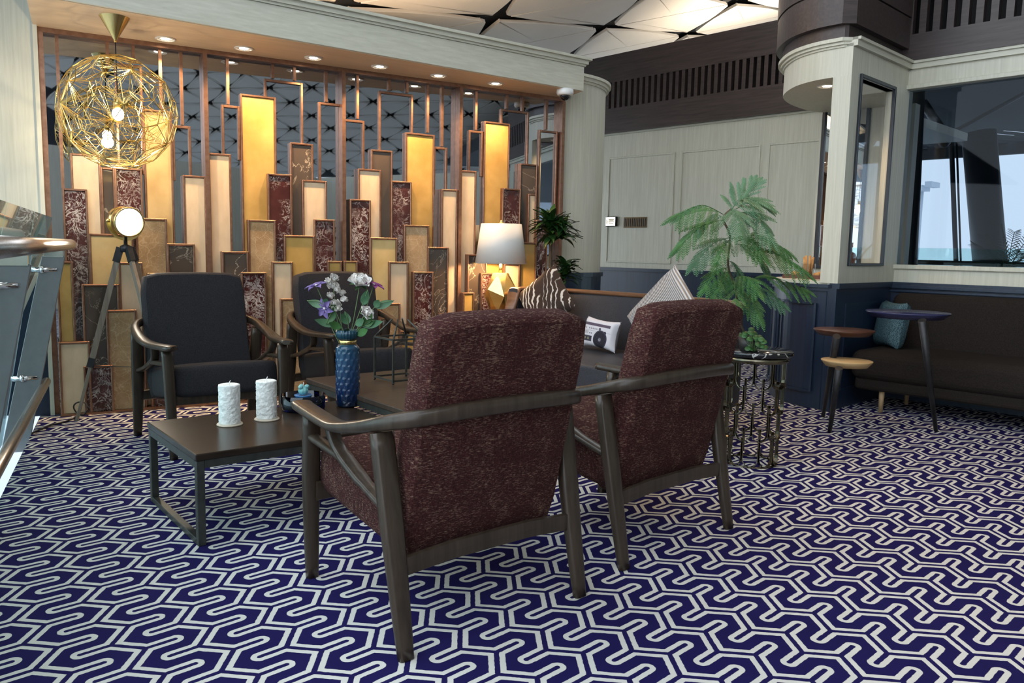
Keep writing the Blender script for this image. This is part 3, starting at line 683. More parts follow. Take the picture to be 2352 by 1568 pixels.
def armchair(back_m, seat_m, label, group):
    t = thing('armchair', label, 'armchair', group=group)
    # backrest, leaning a little
    lean = math.radians(13.5)
    bk = slab(0.300, 0.296, 0.745, 0.105).xf(Matrix.Translation((0, -0.185, 0.238)) @ Matrix.Rotation(lean, 4, 'X'))
    obj('backrest', bk, back_m, t)
    # seat cushion
    st = slab(0.292, 0.292, 0.56, 0.165, 0.03).xf(Matrix.Translation((0, -0.235, 0.335)) @ Matrix.Rotation(math.radians(8.0), 4, 'X') @ Matrix.Rotation(-PI / 2, 4, 'X') @ Matrix.Rotation(PI, 4, 'Z'))
    obj('seat', st, seat_m, t)
    W2 = 'chairwood'
    for s in (-1, 1):
        fl = catmull([(s * 0.302, 0.335, 0.0), (s * 0.308, 0.325, 0.30), (s * 0.315, 0.30, 0.590)], 5)
        obj('leg', MB().sweep(fl, ELL(0.020, 0.026, 12, 4), up=(1, 0, 0), scale=[0.78 + 0.32 * min(1, i / 6) for i in range(len(fl))]), M[W2], t)
        rl = catmull([(s * 0.340, -0.345, 0.0), (s * 0.342, -0.285, 0.30), (s * 0.350, -0.225, 0.632)], 5)
        obj('leg', MB().sweep(rl, ELL(0.019, 0.030, 12, 4), up=(1, 0, 0), scale=[0.75 + 0.38 * min(1, i / 6) for i in range(len(rl))]), M[W2], t)
        # side brace: from the rear leg, forking to the front leg and the arm
        br = catmull([(s * 0.338, -0.262, 0.405), (s * 0.330, -0.10, 0.445), (s * 0.325, 0.03, 0.490), (s * 0.327, 0.095, 0.530), (s * 0.335, 0.120, 0.590)], 5)
        m = MB().sweep(br, ELL(0.013, 0.024, 10, 3), up=(1, 0, 0), scale=[0.95] * 6 + [1.1] * 6 + [0.95] * (len(br) - 12))
        b2 = catmull([(s * 0.326, 0.03, 0.492), (s * 0.322, 0.14, 0.500), (s * 0.314, 0.315, 0.512)], 5)
        m.sweep(b2, ELL(0.013, 0.020, 10, 3), up=(1, 0, 0))
        obj('side_brace', m, M[W2], t)
    # arms and back rail in one bent piece
    half = [(-0.300, 0.400, 0.606), (-0.315, 0.370, 0.605), (-0.328, 0.26, 0.600), (-0.342, 0.12, 0.596), (-0.360, 0.0, 0.606), (-0.364, -0.14, 0.634), (-0.352, -0.255, 0.664), (-0.300, -0.335, 0.684), (-0.180, -0.372, 0.697), (0, -0.384, 0.702)]
    full = half + [(-x, y, z) for x, y, z in half[-2::-1]]
    p = catmull(full, 5); n = len(p); sc_ = []
    for i in range(n):
        d = min(i, n - 1 - i) / 5.0
        if d < 0.6: k = (0.55 + 0.75 * d, 0.8)
        elif d < 3.5: k = (1.0, 1.0)
        elif d < 6.5: f = (d - 3.5) / 3; k = (1.0 - 0.45 * f, 1.0 + 0.45 * f)
        else: k = (0.55, 1.5)
        sc_.append(k)
    obj('arm_rail', MB().sweep(p, ELL(0.036, 0.016, 14, 3), scale=sc_), M[W2], t)
    obj('rear_stretcher', MB().sweep([(-0.335, -0.295, 0.250), (-0.15, -0.292, 0.262), (0.15, -0.292, 0.262), (0.335, -0.295, 0.250)], ELL(0.011, 0.030, 8, 5), smooth=False), M[W2], t)
    obj('front_stretcher', MB().sweep([(-0.300, 0.30, 0.318), (0.300, 0.30, 0.318)], ELL(0.012, 0.034, 8, 5), smooth=False), M[W2], t)
    return t
gm, gn = 'maroon armchairs seen from behind', 'charcoal armchairs in front of the stone panel wall'
ca = armchair(M['maroon'], M['maroon'], 'nearest maroon tweed armchair with dark wood frame, seen from behind', gm)
ca.location = (-0.232, 2.575, 0); ca.rotation_euler.z = math.radians(39.5)
cb = copy_tree(ca); cb['label'] = 'maroon tweed armchair with its back rail beside the round marble topped table'
cb.rotation_euler.z = math.radians(42.0)
def feet(rl, rr, o, ang):           # centre from the two rear feet
    mid = (rl + rr) / 2; o.location = (mid.x - math.sin(ang) * 0.345, mid.y + math.cos(ang) * 0.345, 0)
feet(G(1440, 1308, 0), G(1667, 1213, 0), cb, math.radians(42))
feet(G(938, 1520, 0), G(1325, 1366, 0), ca, math.radians(39.5))
cc = armchair(M['weave'], M['weave'], 'charcoal armchair beside the tripod spotlight, facing the low tables', gn)
a1 = math.radians(-143.0)
q1, q2 = G(325, 1001, 0), G(383, 1056, 0); mid = (q1 + q2) / 2
cc.location = (mid.x - 0.33 * math.cos(a1), mid.y - 0.33 * math.sin(a1), 0); cc.rotation_euler.z = a1
cd = copy_tree(cc); cd['label'] = 'charcoal armchair behind the flower vase, second from the tripod spotlight'
d_ = G(750, 770, 0.605) - G(372, 798, 0.605)
cd.location = (cc.location.x + d_.x, cc.location.y + d_.y, 0); cd.rotation_euler.z = a1 - 0.02

# ------------------------------------------------------------------ low tables
def low_table(name, label, L, Wd, h, top_m, leg=0.030, th=0.028):
    t = thing(name, label, 'coffee table')
    obj('table_top', MB().b(0, L, 0, Wd, h - th, h), M[top_m], t, bevel=0.005)
    fr = MB()
    for x0 in (0, L - leg):
        fr.b(x0, x0 + leg, 0.0, leg, 0, h - th - 0.002).b(x0, x0 + leg, Wd - leg, Wd, 0, h - th - 0.002)
    for k, x0 in enumerate((0.004, L - leg - 0.004)):
        for y0 in (0.004, Wd - leg - 0.004):
            obj('leg', MB().b(x0, x0 + leg, y0, y0 + leg, 0, h - th), M['gunmetal'], t, bevel=0.002, seg=1)
        obj('floor_bar', MB().b(x0, x0 + leg, leg + 0.004, Wd - leg - 0.004, 0, leg * 0.8), M['gunmetal'], t, bevel=0.002, seg=1)
        obj('end_rail', MB().b(x0, x0 + leg, leg + 0.004, Wd - leg - 0.004, h - th - leg, h - th), M['gunmetal'], t)
    for y0 in (0.004, Wd - leg - 0.004):
        obj('side_rail', MB().b(leg + 0.004, L - leg - 0.004, y0, y0 + leg, h - th - leg, h - th), M['gunmetal'], t)
    return t
HT = 0.362
nc, lc = G(449, 1044, HT), G(337, 968, HT)
ta = math.atan2(lc.y - nc.y, lc.x - nc.x) - PI / 2
lt = low_table('coffee_table', 'low dark coffee table carrying the two white candles', 0.91, (lc - nc).length, HT, 'tabletop')
lt.location = (nc.x, nc.y, 0); lt.rotation_euler.z = ta
HT2 = 0.425
lc2 = G(702, 868, HT2)
lt2 = low_table('coffee_table', 'slightly taller slate topped coffee table behind the blue vase', 1.00, 1.05, HT2, 'slatetop')
ax, ay = Vector((math.cos(ta), math.sin(ta), 0)), Vector((-math.sin(ta), math.cos(ta), 0))
o2 = lc2 - ay * 1.05
lt2.location = (o2.x, o2.y, 0); lt2.rotation_euler.z = ta

# candles on coasters
def candle(u, v, label, clabel):
    p = G(u, v, HT)
    k = tag(obj('coaster', MB().lathe([(0, 0), (0.054, 0), (0.056, 0.003), (0.054, 0.007), (0, 0.007)], 28), M['cork'], loc=(p.x, p.y, HT)), clabel, 'coaster', 'pale round coasters under the candles')
    c = thing('candle', label, 'candle', (p.x, p.y, HT + 0.007), group='white pillar candles')
    def body():
        m = MB(); n, H_ = 48, 0.172; rr = random.Random(int(u))
        prof = [(0.001, 0.0)] + [(0.045, H_ * i / 30) for i in range(31)] + [(0.040, H_ + 0.002), (0.02, H_ - 0.003), (0.001, H_ - 0.004)]
        return m.lathe(prof, n, wob=lambda a, z: 1 + (0.035 * math.sin(9 * a + 80 * z + rr.uniform(-2.2, 2.2)) if 0 < z < H_ else 0))
    obj('wax_body', body(), M['wax'], c)
    obj('wick', MB().tube(catmull([(0, 0, 0.165), (0.001, 0, 0.180), (0.006, 0.002, 0.190)], 3), 0.0018, 5), M['white'], c)
candle(528, 975, 'white textured pillar candle nearest the corner of the low table', 'round coaster under the candle nearest the table corner')
candle(613, 963, 'white textured pillar candle next to the blue glass bowl', 'round coaster under the candle next to the blue bowl')
# cobalt glass bowl with a teal cactus candle in a small dish
bp = G(697, 940, HT)
bowl = tag(obj('glass_bowl', MB().lathe([(0.001, 0), (0.098, 0), (0.104, 0.01), (0.105, 0.075), (0.101, 0.075), (0.099, 0.014), (0.001, 0.010)], 40), M['blueglass'], loc=(bp.x, bp.y, HT + 0.001)), 'cobalt blue glass bowl on the low table', 'bowl')
dc = thing('cactus_candle', 'small teal cactus shaped candle in a blue dish inside the glass bowl', 'candle', (bp.x, bp.y, HT + 0.012))
obj('dish', MB().lathe([(0.001, 0), (0.030, 0), (0.040, 0.055), (0.044, 0.060), (0.040, 0.062), (0.001, 0.055)], 24), mottled('blue_dish', (0.03, 0.12, 0.32), (0.05, 0.2, 0.42), 8, 0.25), dc)
def blob(r, c, rib=8, amp=0.12, sq=0.9):
    return MB().lathe([(0.001, -r * sq)] + [(r * math.sin(PI * i / 10), -r * sq * math.cos(PI * i / 10)) for i in range(1, 10)] + [(0.001, r * sq)], 32, c, wob=lambda a, z: 1 + amp * (abs(math.cos(rib * a / 2)) - 0.6))
obj('cactus_body', blob(0.024, (0, 0, 0.080)), M['tealwax'], dc)
for a in (0.3, 2.3, 4.2): obj('cactus_lobe', blob(0.012, (0.017 * math.cos(a), 0.017 * math.sin(a), 0.100)), M['tealwax'], dc)
obj('wick', MB().tube([(0, 0, 0.100), (0.002, 0, 0.122)], 0.0015, 5), M['white'], dc)

# ------------------------------------------------------------------ blue vase and its flowers
vp = G(799, 932, HT)
vase = thing('vase', 'tall cobalt blue vase with leaf relief and gold collar', 'vase', (vp.x, vp.y, HT))
vt = NT('blue_glaze_gradient'); vc = vt.n('ShaderNodeSeparateXYZ', {0: vt.coord()}).outputs[2]
M['vase'] = vt.fin(vt.ramp(vt.math('MULTIPLY', vc, 3.0), [(0.0, (0.002, 0.005, 0.012)), (0.25, (0.006, 0.020, 0.070)), (0.75, (0.020, 0.062, 0.13)), (1.0, (0.012, 0.05, 0.08))]), 0.10)
HV = 0.300
def relief(a, z):
    if z < 0.02 or z > HV - 0.012: return 1
    n, row = 13, 0.030; r = z / row; k = math.floor(r); ph = 0.5 * (k % 2); x = (a / (2 * PI) * n + ph) % 1 - 0.5; y = r - k
    return 1 + 0.075 * max(0, 1 - abs(x) * 2.1 - 0.5 * (1 - y)) - 0.02
obj('vase_body', MB().lathe([(0.001, 0), (0.052, 0)] + [(0.058, 0.006 + (HV - 0.012) * i / 60) for i in range(61)] + [(0.052, HV), (0.042, HV + 0.012), (0.001, HV + 0.012)], 104, wob=relief), M['vase'], vase)
obj('collar', MB().lathe([(0.040, HV + 0.010), (0.044, HV + 0.012), (0.043, HV + 0.030), (0.040, HV + 0.034)], 32), M['brass'], vase, label='gold collar')
def flute(a, z): return 1 + 0.03 * math.cos(22 * a)
obj('rim_cup', MB().lathe([(0.038, HV + 0.032), (0.053, HV + 0.045), (0.057, HV + 0.062), (0.055, HV + 0.082), (0.050, HV + 0.082), (0.050, HV + 0.058), (0.001, HV + 0.052)], 88, wob=flute), M['vase'], vase, label='fluted blue rim')
VT = Vector((vp.x, vp.y, HT + HV + 0.06)); VY = vp.y
def petal_mb(L, wd, curl, n=5, tip=1.0):
    m = MB()
    def fn(u, v):
        x = (u - 0.5) * 2; w = wd * math.sin(PI * min(1, v * 0.86 + 0.1)) ** (0.8 * tip)
        return (x * w, L * v * math.cos(curl * v), L * v * math.sin(curl * v) + 0.10 * wd * x * x * 4)
    return m.grid(fn, 4, n)
def basis(d):
    d = Vector(d).normalized(); q = d.to_track_quat('Z', 'Y').to_matrix().to_4x4(); return q
def stem_obj(root, a, b, bend=0.02, r=0.0022, mat='stemgreen'):
    mid = (a + b) / 2 + Vector((bend, 0, 0.0))
    return obj('stem', MB().tube(catmull([a, mid, b], 5), r, 6), M[mat], root)
def leaf_mb(base, tip, w, cup=0.15):
    base, tip = Vector(base), Vector(tip); d = tip - base; L = d.length; d.normalize()
    sd = d.cross(Vector((0.2, -1, 0.3))).normalized(); n = sd.cross(d)
    def fn(u, v):
        x = (u - 0.5) * 2; ww = w * math.sin(PI * v ** 0.8) ** 0.9
        return base + d * (L * v) + sd * (x * ww) + n * (cup * ww * abs(x) - 0.12 * L * math.sin(PI * v))
    return MB().grid(fn, 4, 7)
def flower(name, px_, kind, label, cat, face, size, depth=0.0, colour='petal'):
    c = Dy(px_[0], px_[1], VY + depth)
    t = thing(name, label, cat, (0, 0, 0), group='cut flowers in the blue vase')
    stem_obj(t, VT + Vector((random.uniform(-.015, .015), random.uniform(-.01, .01), -0.10)), c, random.uniform(-.01, .01))
    Rm = Matrix.Translation(c) @ basis(face)
    if kind == 'rose':
        for ring, (n, L, w, tilt) in enumerate(((4, 0.5, 0.42, 1.35), (5, 0.75, 0.50, 1.15), (6, 0.95, 0.55, 0.85), (6, 1.1, 0.6, 0.45))):
            for i in range(n):
                a = 2 * PI * (i + 0.5 * (ring % 2)) / n
                m = petal_mb(L * size, w * size, 0.7 - 0.25 * ring).xf(Rm @ Matrix.Rotation(a, 4, 'Z') @ Matrix.Rotation(tilt, 4, 'X'))
                obj('petal', m, M[colour], t)
        for i in range(5): obj('sepal', petal_mb(0.8 * size, 0.14 * size, -0.4).xf(Rm @ Matrix.Rotation(2 * PI * i / 5, 4, 'Z') @ Matrix.Translation((0, 0, -0.05 * size)) @ Matrix.Rotation(0.35, 4, 'X')), M['leaf'], t)
    elif kind == 'star':
        for i in range(6):
            obj('petal', petal_mb(size, 0.27 * size, -0.35, 6, 1.3).xf(Rm @ Matrix.Rotation(2 * PI * i / 6 + 0.3, 4, 'Z') @ Matrix.Rotation(0.30, 4, 'X')), M[colour], t)
        obj('centre', blob(0.12 * size, (0, 0, 0.05 * size), 12).xf(Rm), M['petal'], t)
    elif kind == 'spike':
        for i in range(10):
            off = Vector((random.uniform(-1, 1) * 0.028, random.uniform(-.015, .015), random.uniform(-1, 1) * 0.055))
            for k in range(4):
                m = petal_mb(0.026, 0.017, 0.5).xf(Matrix.Translation(c + off) @ basis((random.uniform(-.5, .5), -1, 0.5)) @ Matrix.Rotation(k * PI / 2 + i, 4, 'Z') @ Matrix.Rotation(0.6, 4, 'X'))
                obj('petal', m, M[colour], t)
    return t
flower('white_rose', (826, 655), 'rose', 'large white rose standing highest on the right of the vase', 'flower', (0.2, -0.45, 0.9), 0.062)
flower('white_rose', (838, 722), 'rose', 'small white rose low on the right of the vase', 'flower', (0.7, -0.5, 0.5), 0.042, -0.03)
flower('white_stock', (766, 660), 'spike', 'white stock blossoms on the upper left of the vase', 'flower', (0, -0.4, 1), 0.03, 0.01)
flower('white_stock', (780, 690), 'spike', 'white stock blossoms in the middle of the bouquet', 'flower', (0, -0.4, 1), 0.03, -0.01)
flower('clematis', (727, 657), 'star', 'violet clematis spreading out at the upper left', 'flower', (-0.25, -0.25, 0.95), 0.062, 0.0, 'purple')
flower('clematis', (746, 708), 'star', 'violet clematis with narrow petals hanging at the lower left', 'flower', (-0.4, -0.85, -0.1), 0.055, -0.03, 'purple')
flower('clematis', (858, 655), 'star', 'magenta clematis at the upper right', 'flower', (0.3, -0.15, 0.95), 0.058, 0.02, 'magenta')
for tip, mid, label, lm in [
    ((705, 690), (745, 702), 'grey green leaf sprig reaching out to the left', 'leafsilver'), ((748, 745), (770, 715), 'bright green leaf sprig at the lower left of the vase', 'leaf'),
    ((845, 665), (832, 700), 'upright leaf sprig between the two white roses', 'leafsilver'), ((905, 690), (860, 706), 'long thin leaf sprig reaching furthest right', 'leafsilver'),
    ((792, 715), (800, 745), 'broad grey leaf sprig at the centre over the vase rim', 'leafsilver'), ((860, 735), (835, 745), 'green leaf sprig under the small rose', 'leaf')]:
    t = thing('leaf_sprig', label, 'leaves', group='leaf sprigs in the blue vase')
    a = VT + Vector((0, 0, -0.05)); b, c = Dy(*mid, VY - 0.03), Dy(*tip, VY - 0.04)
    obj('stem', MB().tube(catmull([a, b, c], 5), 0.0018, 5), M['stemgreen'], t)
    obj('leaf', leaf_mb(b, c, 0.020), M[lm], t)
    obj('leaf', leaf_mb(b, b + Vector((random.uniform(-.05, .05), -0.03, random.uniform(0.03, .06))), 0.018), M[lm], t)
    obj('leaf', leaf_mb((a + b) / 2, (a + b) / 2 + Vector(((c - a).x * 0.5, -0.05, 0.03)), 0.020), M[lm], t)

# black wire terrarium on the slate table
gp = G(903, 884, HT2)
tl = thing('wire_lantern', 'black wire framed glass lantern on the slate table', 'lantern', (gp.x, gp.y, HT2), ta)
bx = 0.20; hz = 0.24
for x in (0, bx):
    for y in (0, bx):
        obj('post', MB().b(x - .005, x + .005, y - .005, y + .005, 0.008, hz), M['gunmetal'], tl); obj('foot', blob(0.007, (x, y, 0.007), 1, 0), M['blackmetal'], tl)
for z in (0.02, hz):
    for y in (0, bx): obj('bar', MB().b(0, bx, y - .005, y + .005, z - .005, z + .005), M['gunmetal'], tl)
    for x in (0, bx): obj('bar', MB().b(x - .005, x + .005, 0, bx, z - .005, z + .005), M['gunmetal'], tl)
for x, y in ((0, 0), (0, bx), (bx, 0), (bx, bx)): obj('roof_bar', MB().tube([(x, y, hz), (bx / 2 + (x - bx / 2) * 0.3, bx / 2 + (y - bx / 2) * 0.3, hz + 0.10)], 0.005, 6), M['gunmetal'], tl)
for d in ((0.002, bx - .002, -.001, .001), (0.002, bx - .002, bx - .001, bx + .001)): obj('pane', MB().b(*d, 0.02, hz), M['clear'], tl)
# ------------------------------------------------------------------ pendant lamp: etched brass web
pc = G(263, 38, ZS)
pcz = Dy(263, 258, pc.y); PR = 0.338
pend = thing('pendant_lamp', 'round brass web pendant lamp hanging from the soffit', 'pendant lamp', (pc.x, pc.y, 0))
obj('ceiling_cone', MB().lathe([(0.088, ZS), (0.086, ZS - 0.004), (0.010, ZS - 0.135), (0.008, ZS - 0.150), (0.001, ZS - 0.150)], 32), M['brass'], pend)
obj('cord', MB().tube([(0, 0, ZS - 0.145), (0, 0, pcz.z + 0.08)], 0.0035, 6), M['blackmetal'], pend)
obj('socket', MB().lathe([(0.001, pcz.z + 0.09), (0.018, pcz.z + 0.085), (0.020, pcz.z + 0.02), (0.001, pcz.z + 0.02)], 16), M['brass'], pend)
bulb = obj('bulb', blob(0.034, (0, 0, pcz.z - 0.01), 1, 0, 1.15), M['bulb'], pend)
point('pendant_light', (0, 0, pcz.z - 0.06), 14, (1.0, 0.80, 0.52), 0.04, pend)
def web():
    ph = (1 + 5 ** 0.5) / 2
    def rot(ax, a):
        return np.array(Matrix.Rotation(a, 3, Vector(ax)))
    gens = [rot((0, 1, ph), 2 * PI / 5), rot((1, 1, 1), 2 * PI / 3)]
    grp = [np.eye(3)]; i = 0
    while i < len(grp):
        for g in gens:
            h = g @ grp[i]
            if not any(np.abs(h - k).max() < 1e-2 for k in grp): grp.append(h)
        i += 1
    Gm = np.array(grp)
    def spread(p):
        p = p / np.linalg.norm(p); pts = Gm @ p; d = np.sort(np.linalg.norm(pts - p, axis=1))[1:6]; return d.max() - d.min(), pts
    best = None; rng = np.random.default_rng(3); p = np.array([0.3, 0.5, 1.2]); cur = spread(p)[0]; st = 0.4
    for it in range(2500):
        q = p / np.linalg.norm(p) + rng.normal(0, st, 3); v = spread(q)[0]
        if v < cur: cur, p = v, q
        else: st = max(1e-4, st * 0.997)
    pts = spread(p)[1]
    D = np.linalg.norm(pts[:, None] - pts[None], axis=2); nb = [set(np.argsort(D[i])[1:6]) for i in range(60)]
    axes = []
    for g in Gm:
        pass
    five = []
    a0 = np.array([0, 1, ph]) / np.linalg.norm([0, 1, ph])
    for g in Gm:
        q = g @ a0
        if not any(np.abs(q - k).max() < 1e-2 for k in five): five.append(q)
    five = np.array(five)
    m = MB(); edges = set(); segs = []
    def key(v): return tuple(np.round(v, 2))
    for i in range(60):
        vs = []
        n = list(nb[i])
        for a in range(5):
            for b in range(a + 1, 5):
                if n[b] in nb[n[a]]:
                    q = pts[i] + pts[n[a]] + pts[n[b]]; vs.append(q / np.linalg.norm(q))
        vs.append(five[np.argmax(five @ pts[i])] * 1.03)
        ce = pts[i]; e1 = np.cross(ce, [0.3, 0.5, 0.81]); e1 /= np.linalg.norm(e1); e2 = np.cross(ce, e1)
        vs.sort(key=lambda v: math.atan2(v @ e2, v @ e1)); k = len(vs)
        acute = five[np.argmax(five @ pts[i])] * 1.03
        cen = sum(vs) / k; far = cen * 0.62 + (2 * cen - acute) * 0.38
        inner = [far + (v - far) * 0.42 for v in vs]
        for j in range(k):
            a, b = vs[j], vs[(j + 1) % k]; kk = tuple(sorted((key(a), key(b))))
            if kk not in edges: edges.add(kk); segs.append((a, b, 0.0026))
            segs.append((inner[j], inner[(j + 1) % k], 0.0014)); segs.append((vs[j], inner[j], 0.0014))
            mid = (vs[j] + vs[(j + 1) % k]) / 2; segs.append((acute, inner[j], 0.0012))
    for a, b, r in segs:
        if np.linalg.norm(a - b) < 1e-3: continue
        m.tube([Vector(a * PR) + Vector((0, 0, pcz.z)), Vector(b * PR) + Vector((0, 0, pcz.z))], r, 4, cap=False, smooth=False)
    return m
obj('web_shade', web(), M['goldsheet'], pend, label='etched brass web sphere')

# ------------------------------------------------------------------ recessed downlights
def downlight(p, rz, label, aim, power, size=110, r=0.052):
    t = thing('downlight', label, 'downlight', (p[0], p[1], p[2]), rz, 'recessed ceiling downlights')
    obj('trim_ring', MB().lathe([(r, 0.001), (r * 1.22, 0.0), (r * 1.24, -0.006), (r * 1.05, -0.008), (r * 0.98, -0.002)], 32), M['whitemetal'], t)
    obj('lens', MB().lathe([(0.001, -0.001), (r * 0.55, -0.001), (r * 0.55, -0.004), (0.001, -0.006)], 24), M['led'], t)
    obj('reflector', MB().lathe([(r * 0.56, -0.0015), (r * 0.98, -0.0025)], 24), M['whitemetal'], t)
    l = spot('downlight_beam', (0, 0, -0.02), (aim[0], aim[1], aim[2]), power, size, 0.7, WARM, 0.02, t)
    return t
names = ['leftmost, right of the pendant cone', 'second', 'third', 'fourth', 'fifth', 'last, nearest the rounded column']
for k, (u, v) in enumerate([(380, 87), (560, 109), (720, 131), (872, 151), (1007, 172), (1138, 190)]):
    p = G(u, v, ZS)
    downlight((p.x, p.y, ZS - 0.0045), FA, 'round soffit downlight, %s in the row of six' % names[k] if k in (1, 2, 3, 4) else 'round soffit downlight, %s' % names[k], (0, 0.30, -1.0), 40, 100)
p = Dy(1900, 197, 6.5); p = G(1900, 197, 2.44)
downlight((p.x, p.y, 2.4395), EA, 'round downlight under the curved booth canopy', (0, 0, -1), 16, 130, 0.06)

# dome camera
q = G(1298, 205, ZS)
cctv = thing('dome_camera', 'white ceiling dome security camera at the end of the soffit', 'camera', (q.x, q.y, ZS))
obj('housing', MB().lathe([(0.001, 0), (0.070, 0), (0.072, -0.03), (0.064, -0.048), (0.05, -0.052), (0.001, -0.052)], 32), M['white'], cctv)
obj('dome', MB().lathe([(0.042, -0.050)] + [(0.042 * math.cos(PI / 2 * i / 8), -0.050 - 0.042 * math.sin(PI / 2 * i / 8)) for i in range(1, 8)] + [(0.001, -0.092)], 28), mottled('smoked_dome', (0.006, 0.006, 0.008), (0.01, 0.01, 0.012), 5, 0.08), cctv)

# ------------------------------------------------------------------ tripod spotlight
TY = 5.12
ap, hd = Dy(289, 572, TY), Dy(288, 508, TY)
trip = thing('tripod_spotlight', 'brass spotlight on a grey wooden tripod, shining towards the chairs', 'floor lamp', (ap.x, ap.y, 0), 0)
O_ = Vector((ap.x, ap.y, 0))
ftL = G(176, 966, 0) - O_
legs = [ftL, Vector((0.18, 0.42, 0)), Vector((0.42, -0.32, 0))]
fr_ = Vector((0.757, -0.65, 0.0)).normalized()
for k, f in enumerate(legs):
    d = (f - Vector((0, 0, ap.z))).normalized(); tp = Vector((0, 0, ap.z)) + Vector((f.x, f.y, 0)).normalized() * 0.035
    kn = tp.lerp(f, 0.66)
    sdv = Vector((-f.y, f.x, 0)).normalized()
    obj('leg', MB().sweep([tp, kn], [(-0.017, -0.010), (0.017, -0.010), (0.017, 0.010), (-0.017, 0.010)], up=tuple(sdv), smooth=False), M['tripodwood'], trip)
    obj('leg_extension', MB().sweep([kn - d * 0.05, f], [(-0.011, -0.009), (0.011, -0.009), (0.008, 0.008), (-0.008, 0.008)], up=tuple(sdv), smooth=False), M['tripodwood'], trip)
    obj('clamp', MB().sweep([kn - d * 0.03, kn + d * 0.03], [(-0.021, -0.016), (0.021, -0.016), (0.021, 0.016), (-0.021, 0.016)], up=tuple(sdv), smooth=False), M['blackmetal'], trip)
    obj('top_bracket', MB().sweep([tp - d * 0.01, tp + d * 0.085], [(-0.022, -0.016), (0.022, -0.016), (0.022, 0.016), (-0.022, 0.016)], up=tuple(sdv), smooth=False), M['blackmetal'], trip)
obj('spreader', MB().tube([Vector((0, 0, ap.z)).lerp(legs[0], 0.68), Vector((0, 0, 0.34)), Vector((0, 0, ap.z)).lerp(legs[2], 0.68)], 0.0025, 5), M['blackmetal'], trip)
obj('tripod_head', MB().lathe([(0.001, ap.z - 0.02), (0.035, ap.z - 0.02), (0.035, ap.z + 0.02), (0.012, ap.z + 0.03), (0.011, ap.z + 0.095), (0.001, ap.z + 0.095)], 20), M['blackmetal'], trip)
hc = Vector((hd.x - ap.x, 0, hd.z)); HB = Matrix.Translation(hc) @ basis(fr_ + Vector((0.0, 0, -0.12)))
r_ = 0.090
obj('lamp_body', MB().lathe([(0.001, -0.115), (0.055, -0.115), (0.075, -0.095), (r_ * 0.97, -0.07), (r_ * 0.97, -0.05), (r_, -0.048), (r_, -0.03), (r_ * 0.97, -0.028), (r_ * 0.97, 0.04), (r_ * 1.06, 0.042), (r_ * 1.06, 0.062), (r_ * 0.96, 0.062), (r_ * 0.96, 0.05)], 40).xf(HB), M['brass'], trip)
obj('lens', MB().lathe([(0.001, 0.050), (r_ * 0.97, 0.050), (r_ * 0.97, 0.053), (0.001, 0.060)], 36).xf(HB), M['lens'], trip, label='glowing white lens')
yk = [HB @ Vector((math.cos(a) * (r_ + 0.018), math.sin(a) * (r_ + 0.018), 0)) for a in [PI * 0.0 - 0.0 + PI * i / 12 for i in range(13)]]
sdl = Vector((-fr_.y, fr_.x, 0)); yk = [hc + sdl * (math.cos(a) * 0.108) - Vector((0, 0, 1)) * (math.sin(a) * 0.112) for a in [PI * i / 14 for i in range(15)]]
obj('yoke', MB().sweep(yk, [(-0.012, -0.003), (0.012, -0.003), (0.012, 0.003), (-0.012, 0.003)], up=tuple(fr_), smooth=False), M['brass'], trip)
for s in (-1, 1): obj('knob', MB().lathe([(0.001, 0), (0.012, 0), (0.012, 0.02), (0.001, 0.02)], 14).xf(Matrix.Translation(hc + sdl * s * 0.100) @ basis(sdl * s)), M['brass'], trip)
spot('spotlight_beam', tuple(HB @ Vector((0, 0, 0.08))), tuple(HB @ Vector((0, 0, 1.0))), 14, 100, 0.8, (1.0, 0.86, 0.66), 0.06, trip)
cp = [G(176, 958, 0.006), G(150, 968, 0.006), G(120, 975, 0.006), G(95, 985, 0.006), G(72, 995, 0.006)]
tag(obj('power_cord', MB().tube(catmull(cp, 6), 0.005, 6), M['blackmetal']), 'black power cord trailing from the tripod to the balustrade', 'cord')
lpc = G(186, 955, 0.0); loop = [lpc + Vector((0.045 * math.cos(a), 0.01 * math.sin(a * 2), 0.05 + 0.045 * math.sin(a))) for a in [2 * PI * i / 20 for i in range(21)]]
obj('cord_loop', MB().tube([Vector(p) - O_ for p in loop], 0.005, 6), M['blackmetal'], trip)

# ------------------------------------------------------------------ curved sofa by the back wall, its cushions
SO = Vector((0.69, 5.86, 0)); SA = math.radians(-49)
sofa = thing('sofa', 'curved grey leatherette sofa with brown wood rim behind the maroon chairs', 'sofa', SO, SA)
bp_ = catmull([(-0.80, -0.22, 0), (-0.83, -0.08, 0), (-0.74, 0.06, 0), (-0.5, 0.115, 0), (0, 0.14, 0), (0.5, 0.13, 0), (0.9, 0.10, 0), (1.12, 0.0, 0), (1.18, -0.25, 0), (1.17, -0.6, 0)], 7)
obj('backrest', MB().sweep([p + Vector((0, 0, 0.52)) for p in bp_], ELL(0.045, 0.33, 16, 7)), M['sofa'], sofa)
obj('wood_rim', MB().sweep([(-0.795, -0.27, 0.40), (-0.795, -0.275, 0.6)] + [p + Vector((0, 0, 0.838 - (0.08 if i in (0, len(bp_) - 1) else 0.03 if i in (1, len(bp_) - 2) else 0))) for i, p in enumerate(bp_)] + [(1.17, -0.64, 0.6), (1.17, -0.63, 0.16)], ELL(0.055, 0.018, 12, 3)), M['rimwood'], sofa)
sp = [(p.x * 0.95, p.y - 0.04) for p in bp_[9:-12]]
